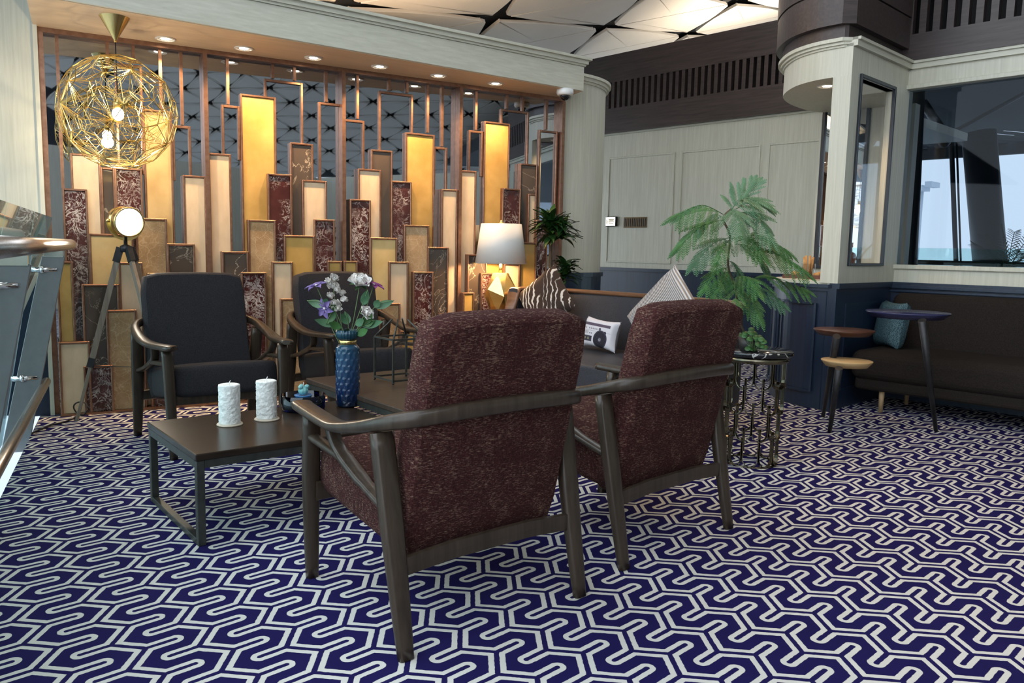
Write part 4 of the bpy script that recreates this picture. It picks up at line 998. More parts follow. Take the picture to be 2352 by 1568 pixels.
obj('seat', MB().prism([(-0.72, -0.70), (-0.76, -0.2)] + sp + [(1.10, -0.2), (1.10, -0.70), (0.2, -0.74)], 0.20, 0.43), M['sofa'], sofa, bevel=0.05, seg=4)
for x, y in ((-0.62, -0.55), (0.95, -0.55), (-0.6, 0.0), (0.9, 0.0)): obj('leg', MB().tube([(x, y, 0), (x, y, 0.22)], [0.016, 0.022], 10), M['chairwood'], sofa)

def pillow_mb(w, h, th, n=14, pinch=0.06, crn=0.10):
    m = MB(); vs = []
    def pt(u, v, s):
        x, y = u * 2 - 1, v * 2 - 1
        b = max(0, (1 - x ** 4)) * max(0, (1 - y ** 4))
        ex = 1 - crn * (1 - abs(y) ** 2.2) * (abs(x) ** 4); ey = 1 - crn * (1 - abs(x) ** 2.2) * (abs(y) ** 4)
        return (x * w / 2 * ex, s * th / 2 * b ** 0.45, y * h / 2 * ey)
    for s in (-1, 1):
        mm = MB().grid(lambda u, v: pt(u, v, s), n, n)
        if s > 0: mm.f = [f[::-1] for f in mm.f]
        m.add(mm.v, mm.f, True)
    return m
def cushion(name, label, me_m, w, h, th, pos, yaw, tilt, spin, crn=0.10):
    o = obj(name, pillow_mb(w, h, th, 18, crn=crn), me_m)
    o.matrix_world = Matrix.Translation(pos) @ Matrix.Rotation(yaw, 4, 'Z') @ Matrix.Rotation(tilt, 4, 'X') @ Matrix.Rotation(spin, 4, 'Y')
    return tag(o, label, 'cushion')
# printed fabrics
def print_animal():
    t = NT('animal_stripe_print'); c = t.coord((1, 0.05, 1))
    d = t.vm('ADD', c, t.vm('SCALE', t.n('ShaderNodeTexNoise', {'Vector': c, 'Scale': 9.0, 'Detail': 3.0}).outputs['Color'], sc_=0.10).outputs[0]).outputs[0]
    s = t.n('ShaderNodeSeparateXYZ', {0: d})
    w = t.math('SINE', t.math('ADD', t.math('MULTIPLY', s.outputs[2], 135.0), t.math('MULTIPLY', s.outputs[0], 70.0)))
    big = t.noise(c, 7.0, 2)
    th = t.math('ADD', t.math('MULTIPLY', big, 3.6), -2.75)
    mask = t.math('MULTIPLY', t.math('SUBTRACT', t.math('MULTIPLY', w, -1.0), th), 3.0, True)
    mask = t.math('SUBTRACT', 1.0, mask, True)
    t.bump(mask, 0.4)
    return t.fin(t.mix(mask, (0.035, 0.018, 0.012), (0.62, 0.56, 0.50)), 0.9)
def print_stripe():
    t = NT('silver_pleated_satin'); c = t.coord(); s = t.n('ShaderNodeSeparateXYZ', {0: c})
    w = t.math('SINE', t.math('MULTIPLY', s.outputs[2], 560.0)); t.bump(w, 0.8, 0.004)
    f = t.math('ADD', t.math('MULTIPLY', w, 0.5), 0.5)
    return t.fin(t.mix(f, (0.20, 0.19, 0.20), (0.66, 0.64, 0.63)), 0.38)
zb_ = 0.43
def at_sofa(u, v, z, fwd=0.0): return G(u, v, z)
pz = G(1378, 803, 0.44)
PC = Vector((0.70, 6.02, 0))
# cushions leaning on the backrest (local sofa frame -> world)
SM = Matrix.Translation(SO) @ Matrix.Rotation(SA, 4, 'Z')
def ray_plane_local(u, v, yl):       # where a pixel meets the plane y=yl of the sofa frame
    n = SM.to_3x3() @ Vector((0, 1, 0)); p = SM @ Vector((0, yl, 0)); r = ray(u, v); o = Vector((0, 0, CAMH))
    return o + r * (n.dot(p - o) / n.dot(r))
pb = ray_plane_local(1381, 767, -0.13)
radio = cushion('cushion', 'small printed cassette radio cushion in the middle of the curved sofa', None, 0.34, 0.225, 0.11, pb, SA - 0.03, -0.18, 0.06, 0.13)
pa_ = ray_plane_local(1254, 690, -0.12)
cushion('cushion', 'brown and white animal stripe cushion on its corner at the left of the sofa', print_animal(), 0.42, 0.42, 0.15, pa_, SA + 0.15, -0.22, PI / 4 + 0.10, 0.06)
pg = ray_plane_local(1530, 733, -0.24)
cushion('cushion', 'silver pleated cushion on its corner at the right of the sofa', print_stripe(), 0.52, 0.52, 0.16, pg, SA - 0.10, -0.20, PI / 4 - 0.02, 0.06)
# radio print: built in layers on the cushion front
def radio_print():
    t = NT('cassette_radio_print'); s = t.n('ShaderNodeSeparateXYZ', {0: t.coord()}); x, z = s.outputs[0], s.outputs[2]
    def rect(x0, x1, z0, z1):
        a = t.math('MULTIPLY', t.math('GREATER_THAN', x, x0), t.math('LESS_THAN', x, x1)); b = t.math('MULTIPLY', t.math('GREATER_THAN', z, z0), t.math('LESS_THAN', z, z1))
        return t.math('MULTIPLY', a, b)
    def disc(cx, cz, r):
        d = t.vm('DISTANCE', t.n('ShaderNodeCombineXYZ', {0: x, 1: z}).outputs[0], (cx, cz, 0)).outputs['Value']; return t.math('LESS_THAN', d, r)
    col = (0.66, 0.64, 0.68)
    def over(mask, c):
        nonlocal col; col = t.mix(mask, col, c)
    over(rect(-0.15, 0.12, 0.050, 0.070), (0.10, 0.075, 0.11))
    over(rect(-0.15, 0.13, 0.012, 0.014), (0.35, 0.33, 0.38))
    for i, cx in enumerate((-0.135, -0.112, -0.075, -0.056, -0.037, -0.018, 0.001)):
        over(disc(cx, 0.030, 0.0060), (0.16, 0.14, 0.18)); over(disc(cx + 0.002, 0.033, 0.003), (0.6, 0.58, 0.62))
    over(disc(0.030, 0.032, 0.011), (0.10, 0.09, 0.13)); over(disc(0.083, 0.010, 0.013), (0.03, 0.025, 0.04))
    for i in range(6): over(rect(-0.138 + i * 0.010, -0.134 + i * 0.010, -0.012, 0.008), (0.12, 0.11, 0.14))
    over(rect(-0.070, -0.056, -0.010, -0.004), (0.06, 0.05, 0.08)); over(rect(-0.050, -0.040, -0.010, -0.002), (0.06, 0.05, 0.08))
    over(rect(-0.145, -0.036, -0.066, -0.026), (0.035, 0.035, 0.055))
    for cx in (-0.108, -0.072): over(disc(cx, -0.046, 0.0085), (0.50, 0.44, 0.22)); over(disc(cx, -0.046, 0.0055), (0.035, 0.035, 0.05))
    over(disc(0.045, -0.040, 0.066), (0.05, 0.048, 0.07)); over(disc(0.045, -0.040, 0.058), (0.016, 0.016, 0.026))
    over(disc(0.045, -0.042, 0.016), (0.08, 0.08, 0.10)); over(disc(0.045, -0.042, 0.009), (0.42, 0.42, 0.46)); over(disc(0.045, -0.042, 0.005), (0.05, 0.05, 0.06))
    return t.fin(col, 0.85)
radio.data.materials.append(radio_print())

# ------------------------------------------------------------------ side table with the gold table lamp
LY = 6.58
lb = Dy(1148, 716, LY)
stt = thing('side_table', 'small round brown side table beneath the gold table lamp', 'side table', (lb.x, lb.y, 0))
obj('table_top', MB().lathe([(0.001, lb.z - 0.03), (0.14, lb.z - 0.03), (0.15, lb.z - 0.02), (0.15, lb.z - 0.002), (0.001, lb.z - 0.002)], 36), M['rimwood'], stt)
obj('stem', MB().tube([(0, 0, 0.02), (0, 0, lb.z - 0.03)], 0.02, 12), M['chairwood'], stt)
obj('base', MB().lathe([(0.001, 0), (0.13, 0), (0.12, 0.018), (0.03, 0.03), (0.001, 0.03)], 32), M['chairwood'], stt)
lamp = thing('table_lamp', 'faceted gold table lamp with ivory drum shade', 'table lamp', (lb.x, lb.y, lb.z))
def facets():
    m = MB(); rings = [(0.055, 0.0, 0.0), (0.118, 0.14, 0.5), (0.118, 0.20, 0.0), (0.058, 0.325, 0.5)]; vs = []; n = 6
    prof = [(0.062, 0.0, 0), (0.125, 0.155, 0), (0.060, 0.33, 0)]
    A = [(0.066 * math.cos(2 * PI * i / 6), 0.066 * math.sin(2 * PI * i / 6), 0.0) for i in range(6)]
    B = [(0.128 * math.cos(2 * PI * (i + .5) / 6), 0.128 * math.sin(2 * PI * (i + .5) / 6), 0.135 + 0.055 * (i % 2)) for i in range(6)]
    C = [(0.060 * math.cos(2 * PI * i / 6), 0.060 * math.sin(2 * PI * i / 6), 0.325) for i in range(6)]
    fs = [tuple(range(5, -1, -1)), tuple(range(12, 18))]
    for i in range(6):
        j = (i + 1) % 6
        fs += [(i, j, 6 + i), (12 + i, 6 + i, 12 + j), (j, 6 + j, 6 + i), (6 + i, 6 + j, 12 + j)]
    return m.add(A + B + C, fs)
obj('lamp_base', facets(), M['brass'], lamp, bevel=0.0025, seg=2, label='faceted gold base', rot=(0, 0, 0.25)).scale = (1.12, 1.12, 1.0)
obj('neck', MB().lathe([(0.001, 0.32), (0.013, 0.32), (0.013, 0.40), (0.001, 0.40)], 16), M['brass'], lamp)
z0 = Dy(1148, 605, LY).z - lb.z; z1 = Dy(1148, 514, LY).z - lb.z
obj('lamp_shade', MB().lathe([(0.213, z0), (0.168, z1), (0.164, z1), (0.209, z0)], 56), M['shade'], lamp, label='ivory drum shade')
obj('shade_cap', MB().lathe([(0.166, z1 - 0.012), (0.02, z1 - 0.012), (0.02, z1 - 0.008), (0.166, z1 - 0.008)], 40), M['shade'], lamp)
obj('finial', blob(0.018, (0, 0, z1 + 0.012), 1, 0, 1.1), M['brass'], lamp)
obj('lamp_bulb', blob(0.03, (0, 0, z0 + 0.12), 1, 0), M['bulb'], lamp)
point('lamp_light', (0, 0, z0 + 0.05), 11, WARM, 0.03, lamp)
point('lamp_light', (0, 0, z1 - 0.04), 4, WARM, 0.03, lamp)

# ------------------------------------------------------------------ dragon plant behind the sofa
DY = 6.78
d0 = Dy(1266, 640, DY)
drac = thing('dragon_plant', 'dark green potted dragon plant with two leafy heads behind the sofa', 'plant', (d0.x, d0.y, 0))
t1_, t2_ = Dy(1264, 540, DY) - Vector((d0.x, d0.y, 0)), Dy(1296, 640, DY) - Vector((d0.x, d0.y, 0))
obj('pot', MB().lathe([(0.001, 0), (0.13, 0), (0.17, 0.34), (0.16, 0.34), (0.15, 0.30), (0.001, 0.30)], 28), M['terrac'], drac)
obj('trunk', MB().tube(catmull([(0, 0, 0.28), (0.0, 0.0, 0.7), t1_], 5), 0.016, 8), M['stem'], drac)
obj('trunk', MB().tube(catmull([(0.05, 0, 0.28), (0.10, 0, 0.6), t2_], 5), 0.013, 8), M['stem'], drac)
def head(c, n, L, seed, sc_=1.0):
    rr = random.Random(seed)
    for i in range(n):
        a = rr.uniform(0, 2 * PI); el = rr.uniform(-0.15, 1.35); l = L * rr.uniform(0.75, 1.1)
        st = c + Vector((0, 0, rr.uniform(-0.02, 0.13)))
        hd_ = Vector((math.cos(a), math.sin(a), 0)); sd = Vector((-hd_.y, hd_.x, 0)); mm = MB()
        def fn(u, v):
            e = el - 0.9 * v * v; x = (u - 0.5) * 2; w = 0.026 * math.sin(PI * (0.12 + 0.88 * v) ** 0.8) + 0.001
            return st + (hd_ * math.cos(el - 0.45 * v) + Vector((0, 0, 1)) * math.sin(el - 0.45 * v)) * (l * v) + sd * (x * w) + Vector((0, 0, 0.006 * abs(x)))
        obj('leaf', mm.grid(fn, 2, 6), M['leafdark'], drac)
head(t1_, 85, 0.20, 5); head(t1_ + Vector((0.10, -0.02, -0.03)), 40, 0.17, 9); head(t2_, 55, 0.145, 6)

# ------------------------------------------------------------------ round marble topped table on brass links
RT = Vector((1.345, 4.32, 0)); RZ = 0.635
rt = thing('round_table', 'round black marble topped table on open brass links', 'side table', RT)
obj('table_top', MB().lathe([(0.001, RZ - 0.028), (0.193, RZ - 0.028), (0.198, RZ - 0.022), (0.198, RZ - 0.005), (0.194, RZ), (0.001, RZ)], 56), M['marble_black'], rt)
obj('top_ring', MB().lathe([(0.001, RZ - 0.062), (0.172, RZ - 0.062), (0.176, RZ - 0.058), (0.176, RZ - 0.028), (0.001, RZ - 0.028)], 48), M['antique'], rt)
n_l, rows = 10, 4; rh = (RZ - 0.062) / rows
for rI in range(rows):
    rad = 0.158 - 0.012 * (rows - 1 - rI) * 0.6; hw = PI / n_l * 0.96; zt_ = rh * (rI + 1) + (0.0 if rI == rows - 1 else 0.02); zb2 = rh * rI + 0.004
    pth = []
    for i in range(5): pth.append((-hw, zt_ - (zt_ - zb2 - 0.05) * i / 4))
    for i in range(1, 9):
        a = PI * i / 9; pth.append((-hw * math.cos(a), zb2 + 0.05 - 0.05 * math.sin(a)))
    for i in range(5): pth.append((hw, zb2 + 0.05 + (zt_ - zb2 - 0.05) * i / 4))
    me = MB().sweep([(rad * math.cos(a), rad * math.sin(a), z) for a, z in pth], [(-0.0018, -0.010), (0.0018, -0.010), (0.0018, 0.010), (-0.0018, 0.010)], up=(1, 0, 0), smooth=False).mesh('link')
    me.materials.append(M['antique'])
    for i in range(n_l): obj('link', me, None, rt, rot=(0, 0, 2 * PI * (i + 0.5 * (rI % 2)) / n_l))
obj('foot_ring', MB().lathe([(0.128, 0), (0.145, 0), (0.145, 0.006), (0.128, 0.006)], 40), M['antique'], rt)

# ------------------------------------------------------------------ feathery potted plant on that table
PY = 4.20
pp0 = Dy(1712, 800, PY)
fern = thing('feathery_plant', 'tall feathery green plant in a small pot on the round marble table', 'plant', (0, 0, 0))
obj('pot', MB().lathe([(0.001, 0), (0.045, 0), (0.058, 0.075), (0.053, 0.075), (0.050, 0.065), (0.001, 0.065)], 24, (1.285, 4.26, RZ)), M['terrac'], fern)
st_px = [(1704, 800), (1700, 740), (1690, 670), (1672, 608), (1677, 543), (1661, 502), (1680, 480)]
obj('trunk', MB().tube(catmull([Vector((1.285, 4.26, RZ + 0.06))] + [Dy(u, v, PY) for u, v in st_px[1:]], 5), [0.006] * 31, 7), M['stem'], fern)
def pinna(b, d, L, w, nrm):
    """a feather: midrib with small paired leaflets"""
    m = MB(); d = d.normalized(); s = d.cross(nrm).normalized(); nn = s.cross(d); k = max(8, int(L / 0.0085))
    for i in range(k):
        f = (i + 0.5) / k; p = b + d * (L * f) - nn * (0.22 * L * f * f)
        ll = w * (0.55 + 0.6 * math.sin(PI * min(1, f * 1.05)) ** 0.7) * (1 - 0.45 * max(0, f - 0.75) / 0.25); hw = L / k * 0.40
        for sg in (-1, 1):
            tdir = (s * sg + d * 0.55 - nn * 0.15).normalized()
            a = p - d * hw; c = p + d * hw
            m.add([a, p + tdir * ll * 0.55 - d * hw * 0.9, p + tdir * ll, p + tdir * ll * 0.55 + d * hw * 0.9, c], [(0, 1, 2, 3, 4)] if sg > 0 else [(4, 3, 2, 1, 0)])
    return m
def frond(base, tip, bow, pairs, L, mat, ydep=(0.0, 0.0), fan=1.0, seed=0, hang=0.6):
    rr = random.Random(seed); a, b = Dy(*base, PY + ydep[0] * 0.3), Dy(*tip, PY + ydep[1])
    midp = (a + b) / 2 + Vector((0, 0, bow)); path = catmull([a, midp, b], 8)
    m = MB().tube(path, [0.0022 - 0.0012 * i / len(path) for i in range(len(path))], 5)
    n = len(path) - 1
    for i in range(pairs):
        f = 0.18 + 0.82 * i / (pairs - 1); j = min(n - 1, int(f * n)); p = path[j].lerp(path[j + 1], f * n - j) if j < n else path[-1]
        t = (path[min(n, j + 1)] - path[max(0, j - 1)]).normalized(); sd = t.cross(Vector((0, -0.6, 0.8))).normalized()
        for sg in (-1, 1):
            ang = fan * (0.95 - 0.5 * f) + rr.uniform(-0.08, 0.08)
            d = t * math.cos(ang) + sd * sg * math.sin(ang) + Vector((0, -0.12, -hang * (0.35 + 0.3 * rr.random())))
            q = pinna(p, d, L * (0.7 + 0.45 * math.sin(PI * min(1, 0.25 + 0.7 * f))) * rr.uniform(0.9, 1.08), 0.0155, Vector((0.05 * sg, -0.75, 0.66)))
            m.add(q.v, q.f)
    q = pinna(path[-1], (path[-1] - path[-3]), L * 0.9, 0.015, Vector((0, -0.75, 0.66))); m.add(q.v, q.f)
    return obj('frond', m, M[mat], fern)
fr = [((1661,492),(1562,490),0.045,8,0.135,'leaf',(0,-.10),1.15,1.2), ((1662,505),(1565,560),0.035,8,0.12,'leaf',(0,-.16),0.9,0.8),
      ((1672,490),(1738,462),0.045,9,0.15,'leafsilver',(0,-.06),1.2,0.7), ((1680,480),(1728,425),0.01,5,0.10,'leafsilver',(0,.05),0.95,-0.2), ((1690,480),(1760,470),0.03,6,0.11,'leaf',(0,.10),0.8,0.2), ((1690,490),(1765,535),0.05,8,0.13,'leafsilver',(0,-.14),1.0,1.0),
      ((1676,545),(1600,600),0.03,8,0.105,'leafsilver',(0,-.10),0.9,0.7), ((1677,548),(1648,600),0.02,5,0.10,'leaf',(0,-.18),0.8,0.8),
      ((1690,555),(1800,570),0.05,8,0.135,'leaf',(0,.02),1.0,1.0), ((1720,570),(1842,618),0.03,9,0.125,'leaf',(0,-.06),1.0,0.9),
      ((1674,612),(1625,655),0.02,6,0.10,'leaf',(0,-.12),0.9,0.8), ((1676,620),(1640,690),0.01,6,0.10,'leaf',(0,-.20),0.8,0.9), ((1685,640),(1735,660),0.035,6,0.10,'leaf',(0,-.16),0.9,0.9),
      ((1690,650),(1840,660),0.045,7,0.13,'leaf',(0,.06),0.85,0.8), ((1692,665),(1740,720),0.03,7,0.11,'leaf',(0,-.10),0.9,0.9), ((1700,660),(1790,690),0.03,6,0.10,'leafsilver',(0,-.02),0.9,0.8), ((1684,640),(1690,700),0.02,5,0.09,'leaf',(0,-.24),0.9,0.5),
      ((1672,492),(1700,520),0.05,7,0.13,'leafsilver',(0,-.22),1.0,1.1), ((1664,500),(1610,520),0.04,6,0.11,'leafsilver',(0,.12),1.0,0.9), ((1680,548),(1745,575),0.04,7,0.12,'leaf',(0,-.15),1.0,1.0), ((1676,600),(1700,640),0.03,6,0.10,'leafsilver',(0,.10),1.0,0.8), ((1690,560),(1760,610),0.04,7,0.12,'leafsilver',(0,.14),0.9,0.9)]
for k, (b_, t_, bow, np_, L_, mt_, yd, fa_, hg) in enumerate(fr): frond(b_, t_, bow, np_, L_, mt_, yd, fa_, k, hg)
pil = thing('round_leaf_plant', 'small plant with round coin shaped leaves at the foot of the feathery plant', 'plant', (1.295, 4.20, RZ))
for i in range(26):
    a = random.uniform(0, 2 * PI); r = random.uniform(0.01, 0.075); z = random.uniform(0.015, 0.13) * (1.1 - r * 6)
    c = Vector((r * math.cos(a), r * math.sin(a) * 0.8, max(0.012, z))); b_ = basis((random.uniform(-.4, .4), -0.7, 0.8))
    o = obj('leaf', MB().lathe([(0.0005, 0.002), (0.010, 0.0005), (0.017, 0.002), (0.0165, 0.003), (0.0005, 0.0035)], 14).xf(Matrix.Translation(c) @ b_), M['leaf'], pil)
    obj('stalk', MB().tube([(0, 0, 0.0), c * 0.6, c], 0.0012, 4), M['stemgreen'], o)
# ------------------------------------------------------------------ three tier table
tt = thing('tiered_table', 'three tier table with navy, brown and pale oak round tops on black legs', 'side table', (2.2, 5.3, 0))
def disc_top(name, c, r, z, th, mat, lab):
    o = obj(name, MB().lathe([(0.001, z - th), (r * 0.82, z - th), (r * 0.975, z - 0.010), (r, z - 0.003), (r * 0.985, z), (0.001, z)], 56, (c[0] - 2.2, c[1] - 5.3, 0)), M[mat], tt, label=None)
    o['label'] = lab; return o
def disc_fit(xl, xr, yc, z):          # centre and radius of a round top from its left and right px
    a, b = G(xl, yc, z), G(xr, yc + (xr - xl) * 0.045, z); return (a + b) / 2, (b - a).length / 2
c_o, r_o = disc_fit(1886, 2005, 824, 0.485); c_b, r_b = disc_fit(1868, 2011, 753, 0.665); c_n, r_n = disc_fit(1987, 2187, 711, 0.792)
disc_top('oak_top', c_o, r_o, 0.485, 0.040, 'oak', 'smallest and lowest top, pale oak'); disc_top('brown_top', c_b, r_b, 0.665, 0.038, 'browntop', 'middle top, red brown wood'); disc_top('navy_top', c_n, r_n, 0.792, 0.042, 'navytop', 'largest and highest top, navy')
R0 = Vector((2.2, 5.3, 0))
for foot, (u, v), z in ((G(1905, 993, 0), (1927, 845), 0.46), (G(1890, 957, 0), (1922, 772), 0.64), (G(2150, 991, 0), (2118, 735), 0.765)):
    tp = {0.46: c_o, 0.64: c_b, 0.765: c_n}[z]
    x = G(u, v, z); obj('leg', MB().tube([foot - R0, Vector((x.x, x.y, z)) - R0], [0.013, 0.024], 14), M['blackmetal'], tt)

# ------------------------------------------------------------------ dark banquette sofa along the window wall
BA = EA
bo = C1 + E1 * 0.10 - E2 * 0.86
bs = thing('banquette', 'long dark brown sofa with pale wood legs under the dark glass', 'sofa', bo, EA)
LB = 2.9
obj('seat', MB().b(0.0, LB, 0.02, 0.72, 0.24, 0.46), M['darkweave'], bs, bevel=0.07, seg=5)
obj('base', MB().b(0.03, LB - 0.03, 0.06, 0.72, 0.16, 0.26), M['darkweave'], bs, bevel=0.03, seg=3)
obj('backrest', MB().b(0.02, LB, -0.07, 0.07, 0.0, 0.50).xf(Matrix.Translation((0, 0.68, 0.38)) @ Matrix.Rotation(math.radians(-9), 4, 'X')), M['darkweave'], bs, bevel=0.07, seg=5)
for x in (0.22, 1.25, 2.4):
    for y in (0.12, 0.62): obj('leg', MB().tube([(x, y, 0), (x, y, 0.18)], [0.015, 0.022], 12), M['legoak'], bs)
BM = Matrix.Translation(bo) @ Matrix.Rotation(EA, 4, 'Z')
def cush_b(x, label, s=0.40, yaw=0.35, tilt=-0.25):
    o = obj('cushion', pillow_mb(s, s, 0.15, 16), M['teal']); o.matrix_world = BM @ Matrix.Translation((x, 0.47, 0.46 + s / 2 - 0.01)) @ Matrix.Rotation(yaw, 4, 'Z') @ Matrix.Rotation(tilt, 4, 'X'); tag(o, label, 'cushion', 'teal woven cushions on the banquette')
cush_b(0.12, 'teal woven cushion on the dark sofa, behind the navy table top', 0.37, -0.75, -0.15)
cush_b(1.62, 'teal woven cushion cut off by the right edge of the picture', 0.38, 0.2)

# ------------------------------------------------------------------ signs on the back wall
s0, z0 = BWp(1393, 520, 0.02); s1, z1 = BWp(1425, 498, 0.02)
sg = thing('lit_sign', 'small lit white and gold notice box on the back wall', 'sign', BW + E1 * 0, EA)
sw_, sh_ = 0.17, 0.125
obj('sign_box', MB().b(s0, s0 + sw_, -0.045, -0.001, z0, z0 + sh_), M['blackmetal'], sg, bevel=0.008)
obj('sign_face', MB().b(s0 + 0.008, s0 + sw_ - 0.008, -0.049, -0.045, z0 + 0.008, z0 + sh_ - 0.008), glow('lit_sign_face', (1.0, 0.98, 0.92), 1.0), sg)
gmat = mottled('gold_print', (0.42, 0.30, 0.08), (0.5, 0.36, 0.12), 20, 0.5)
for (x0, x1, za, zb3) in ((0.055, 0.145, 0.082, 0.094), (0.060, 0.140, 0.066, 0.076), (0.052, 0.150, 0.050, 0.060), (0.060, 0.135, 0.034, 0.043), (0.022, 0.030, 0.03, 0.09), (0.034, 0.042, 0.03, 0.075)):
    obj('print_line', MB().b(s0 + x0, s0 + x1, -0.0505, -0.049, z0 + za, z0 + zb3), gmat, sg)
s0, z0 = BWp(1432, 523, 0.01); s1, _ = BWp(1484, 523, 0.01); _, z1 = BWp(1432, 499, 0.01)
vn = thing('wall_plate', 'dark brass ribbed plate beside the lit notice box', 'plate', BW, EA)
obj('plate_body', MB().b(s0, s1, -0.010, -0.001, z0, z1), mottled('dark_brass_plate', (0.06, 0.035, 0.012), (0.10, 0.06, 0.02), 20, 0.4, 0.6), vn)
for i in range(12):
    x = s0 + 0.02 + (s1 - s0 - 0.04) * i / 11; obj('rib', MB().b(x - 0.004, x + 0.004, -0.015, -0.010, z0 + 0.015, z1 - 0.015), M['blackmetal'], vn)

# ------------------------------------------------------------------ things on the booth counter
TP_ = Vector((2.42, 6.52, 0))
tr = thing('serving_tray', 'dark red tray on the booth counter', 'tray', (TP_.x, TP_.y, ZD + 0.012), EA)
obj('tray_base', MB().b(-0.16, 0.16, -0.09, 0.09, 0, 0.012), M['redwood'], tr); obj('tray_rim', frame_mb(-0.16, 0.16, -0.09, 0.09, 0.010, 0, 0.03).xf(Matrix.Rotation(PI / 2, 4, 'X') @ Matrix.Scale(-1, 4, (0, 1, 0))) if False else MB().b(-0.16, 0.16, -0.10, -0.09, 0, 0.03).b(-0.16, 0.16, 0.09, 0.10, 0, 0.03).b(-0.17, -0.16, -0.10, 0.10, 0, 0.03).b(0.16, 0.17, -0.10, 0.10, 0, 0.03), M['redwood'], tr)
TRM = Matrix.Translation(tr.location) @ Matrix.Rotation(EA, 4, 'Z')
br_ = thing('bread_jar', 'glass jar of bread sticks on the red tray', 'jar', TRM @ Vector((0.0, 0, 0.012)), EA)
obj('jar_glass', MB().lathe([(0.001, 0), (0.055, 0), (0.058, 0.11), (0.055, 0.11), (0.052, 0.006), (0.001, 0.006)], 28), M['clear'], br_)
for i in range(7):
    a = i * 0.9; obj('bread_stick', MB().tube([(0.022 * math.cos(a), 0.022 * math.sin(a), 0.008), (0.036 * math.cos(a), 0.036 * math.sin(a), 0.155 + 0.01 * (i % 3))], 0.010, 8), M['food1'], br_)
for k, (x, y, r) in enumerate(((0.10, 0.02, 0.036), (-0.10, -0.02, 0.034), (0.10, -0.05, 0.03))):
    tag(obj('bread_roll', blob(r, (0, 0, 0), 5, 0.08, 0.7), M['food1'], loc=TRM @ Vector((x, y, 0.012 + r * 0.7))), ['golden bread roll at the post end of the red tray', 'golden bread roll at the plant end of the red tray', 'smallest bread roll at the front of the red tray'][k], 'bread', 'bread rolls on the tray')
bt_p = C0 + E2 * 0.75 - E1 * 0.20
bt = thing('copper_bottle', 'copper bottle standing inside the booth behind the narrow pane', 'bottle', (bt_p.x, bt_p.y, ZD + 0.012))
obj('bottle_body', MB().lathe([(0.001, 0), (0.052, 0), (0.054, 0.005), (0.054, 0.20), (0.046, 0.215), (0.024, 0.225), (0.022, 0.265), (0.001, 0.265)], 28), mottled('brushed_copper', (0.16, 0.07, 0.045), (0.26, 0.12, 0.08), 30, 0.35, 0.9, (1, 1, 6)), bt)
obj('bottle_cap', MB().lathe([(0.001, 0.262), (0.028, 0.262), (0.028, 0.30), (0.001, 0.30)], 20), mottled('copper_cap', (0.45, 0.2, 0.1), (0.6, 0.28, 0.15), 20, 0.3, 0.9), bt)

# ------------------------------------------------------------------ balustrade at the left
def balustrade(RA, RB, label, first):
    rd = (RB - RA).normalized(); rang = math.atan2(rd.y, rd.x); RL_ = (RB - RA).length; LEAN = 0.20
    rail = thing('balustrade', label, 'balustrade', RA, rang, 'glass balustrade runs')
    # local: x runs along the edge, +y is the room side; everything leans into the room
    def rl(x, z, y=0.0): return Vector((x, y - 0.05 + LEAN * z, z))
    obj('handrail', MB().tube([rl(0.12, 1.13, 0.06), rl(RL_, 1.13, 0.06)], 0.032, 20), M['steel'], rail)
    obj('lower_rail', MB().tube([rl(0.22, 0.28, 0.07), rl(RL_, 0.28, 0.07)], 0.025, 16), M['steel'], rail)
    x = first
    while x < RL_ - 0.05:
        pl = [rl(x, -0.10, -0.085), rl(x, -0.10, 0.055), rl(x, 1.06, 0.06), rl(x, 1.06, -0.06)]
        obj('post', MB().add([p + Vector((dx, 0, 0)) for dx in (-0.012, 0.012) for p in pl], [(0, 1, 2, 3), (7, 6, 5, 4), (0, 4, 5, 1), (1, 5, 6, 2), (2, 6, 7, 3), (3, 7, 4, 0)]), M['greyplate'], rail, bevel=0.003, seg=1)
        obj('post_cap', MB().b(-0.014, 0.014, -0.05, 0.05, 0, 0.055).xf(Matrix.Translation(rl(x, 1.055, 0.0))), M['chrome'], rail)
        for z in (0.98, 0.34):
            obj('glass_clamp', MB().tube([rl(x, z, 0.03), rl(x, z, -0.10)], 0.017, 14).tube([rl(x, z, -0.035), rl(x, z, -0.055)], 0.026, 14), M['chrome'], rail)
        obj('rail_bracket', MB().tube([rl(x, 0.31, 0.0), rl(x, 0.285, 0.06)], 0.009, 8), M['chrome'], rail)
        x += 1.9
    x0 = -0.10
    while x0 < RL_ - 0.05:
        x1 = min(x0 + 1.085, RL_); c = [rl(x0, -0.05, -0.085), rl(x1, -0.05, -0.085), rl(x1, 1.30, -0.085), rl(x0, 1.30, -0.085)]
        obj('glass_panel', MB().add(c + [p + Vector((0, -0.012, 0)) for p in c], [(0, 1, 2, 3), (7, 6, 5, 4), (0, 4, 5, 1), (1, 5, 6, 2), (2, 6, 7, 3), (3, 7, 4, 0)]), M['glass'], rail)
        x0 += 1.10
RA, RB, RC = Vector((-3.06, 5.02, 0)), Vector((-1.30, 1.425, 0)), Vector((-4.6, 0.06, 0))
balustrade(RA, RB, 'glass balustrade with grey plate posts and steel handrail at the left', 0.45)
balustrade(RB, RC, 'glass balustrade run turning away beyond the left edge', 0.5)

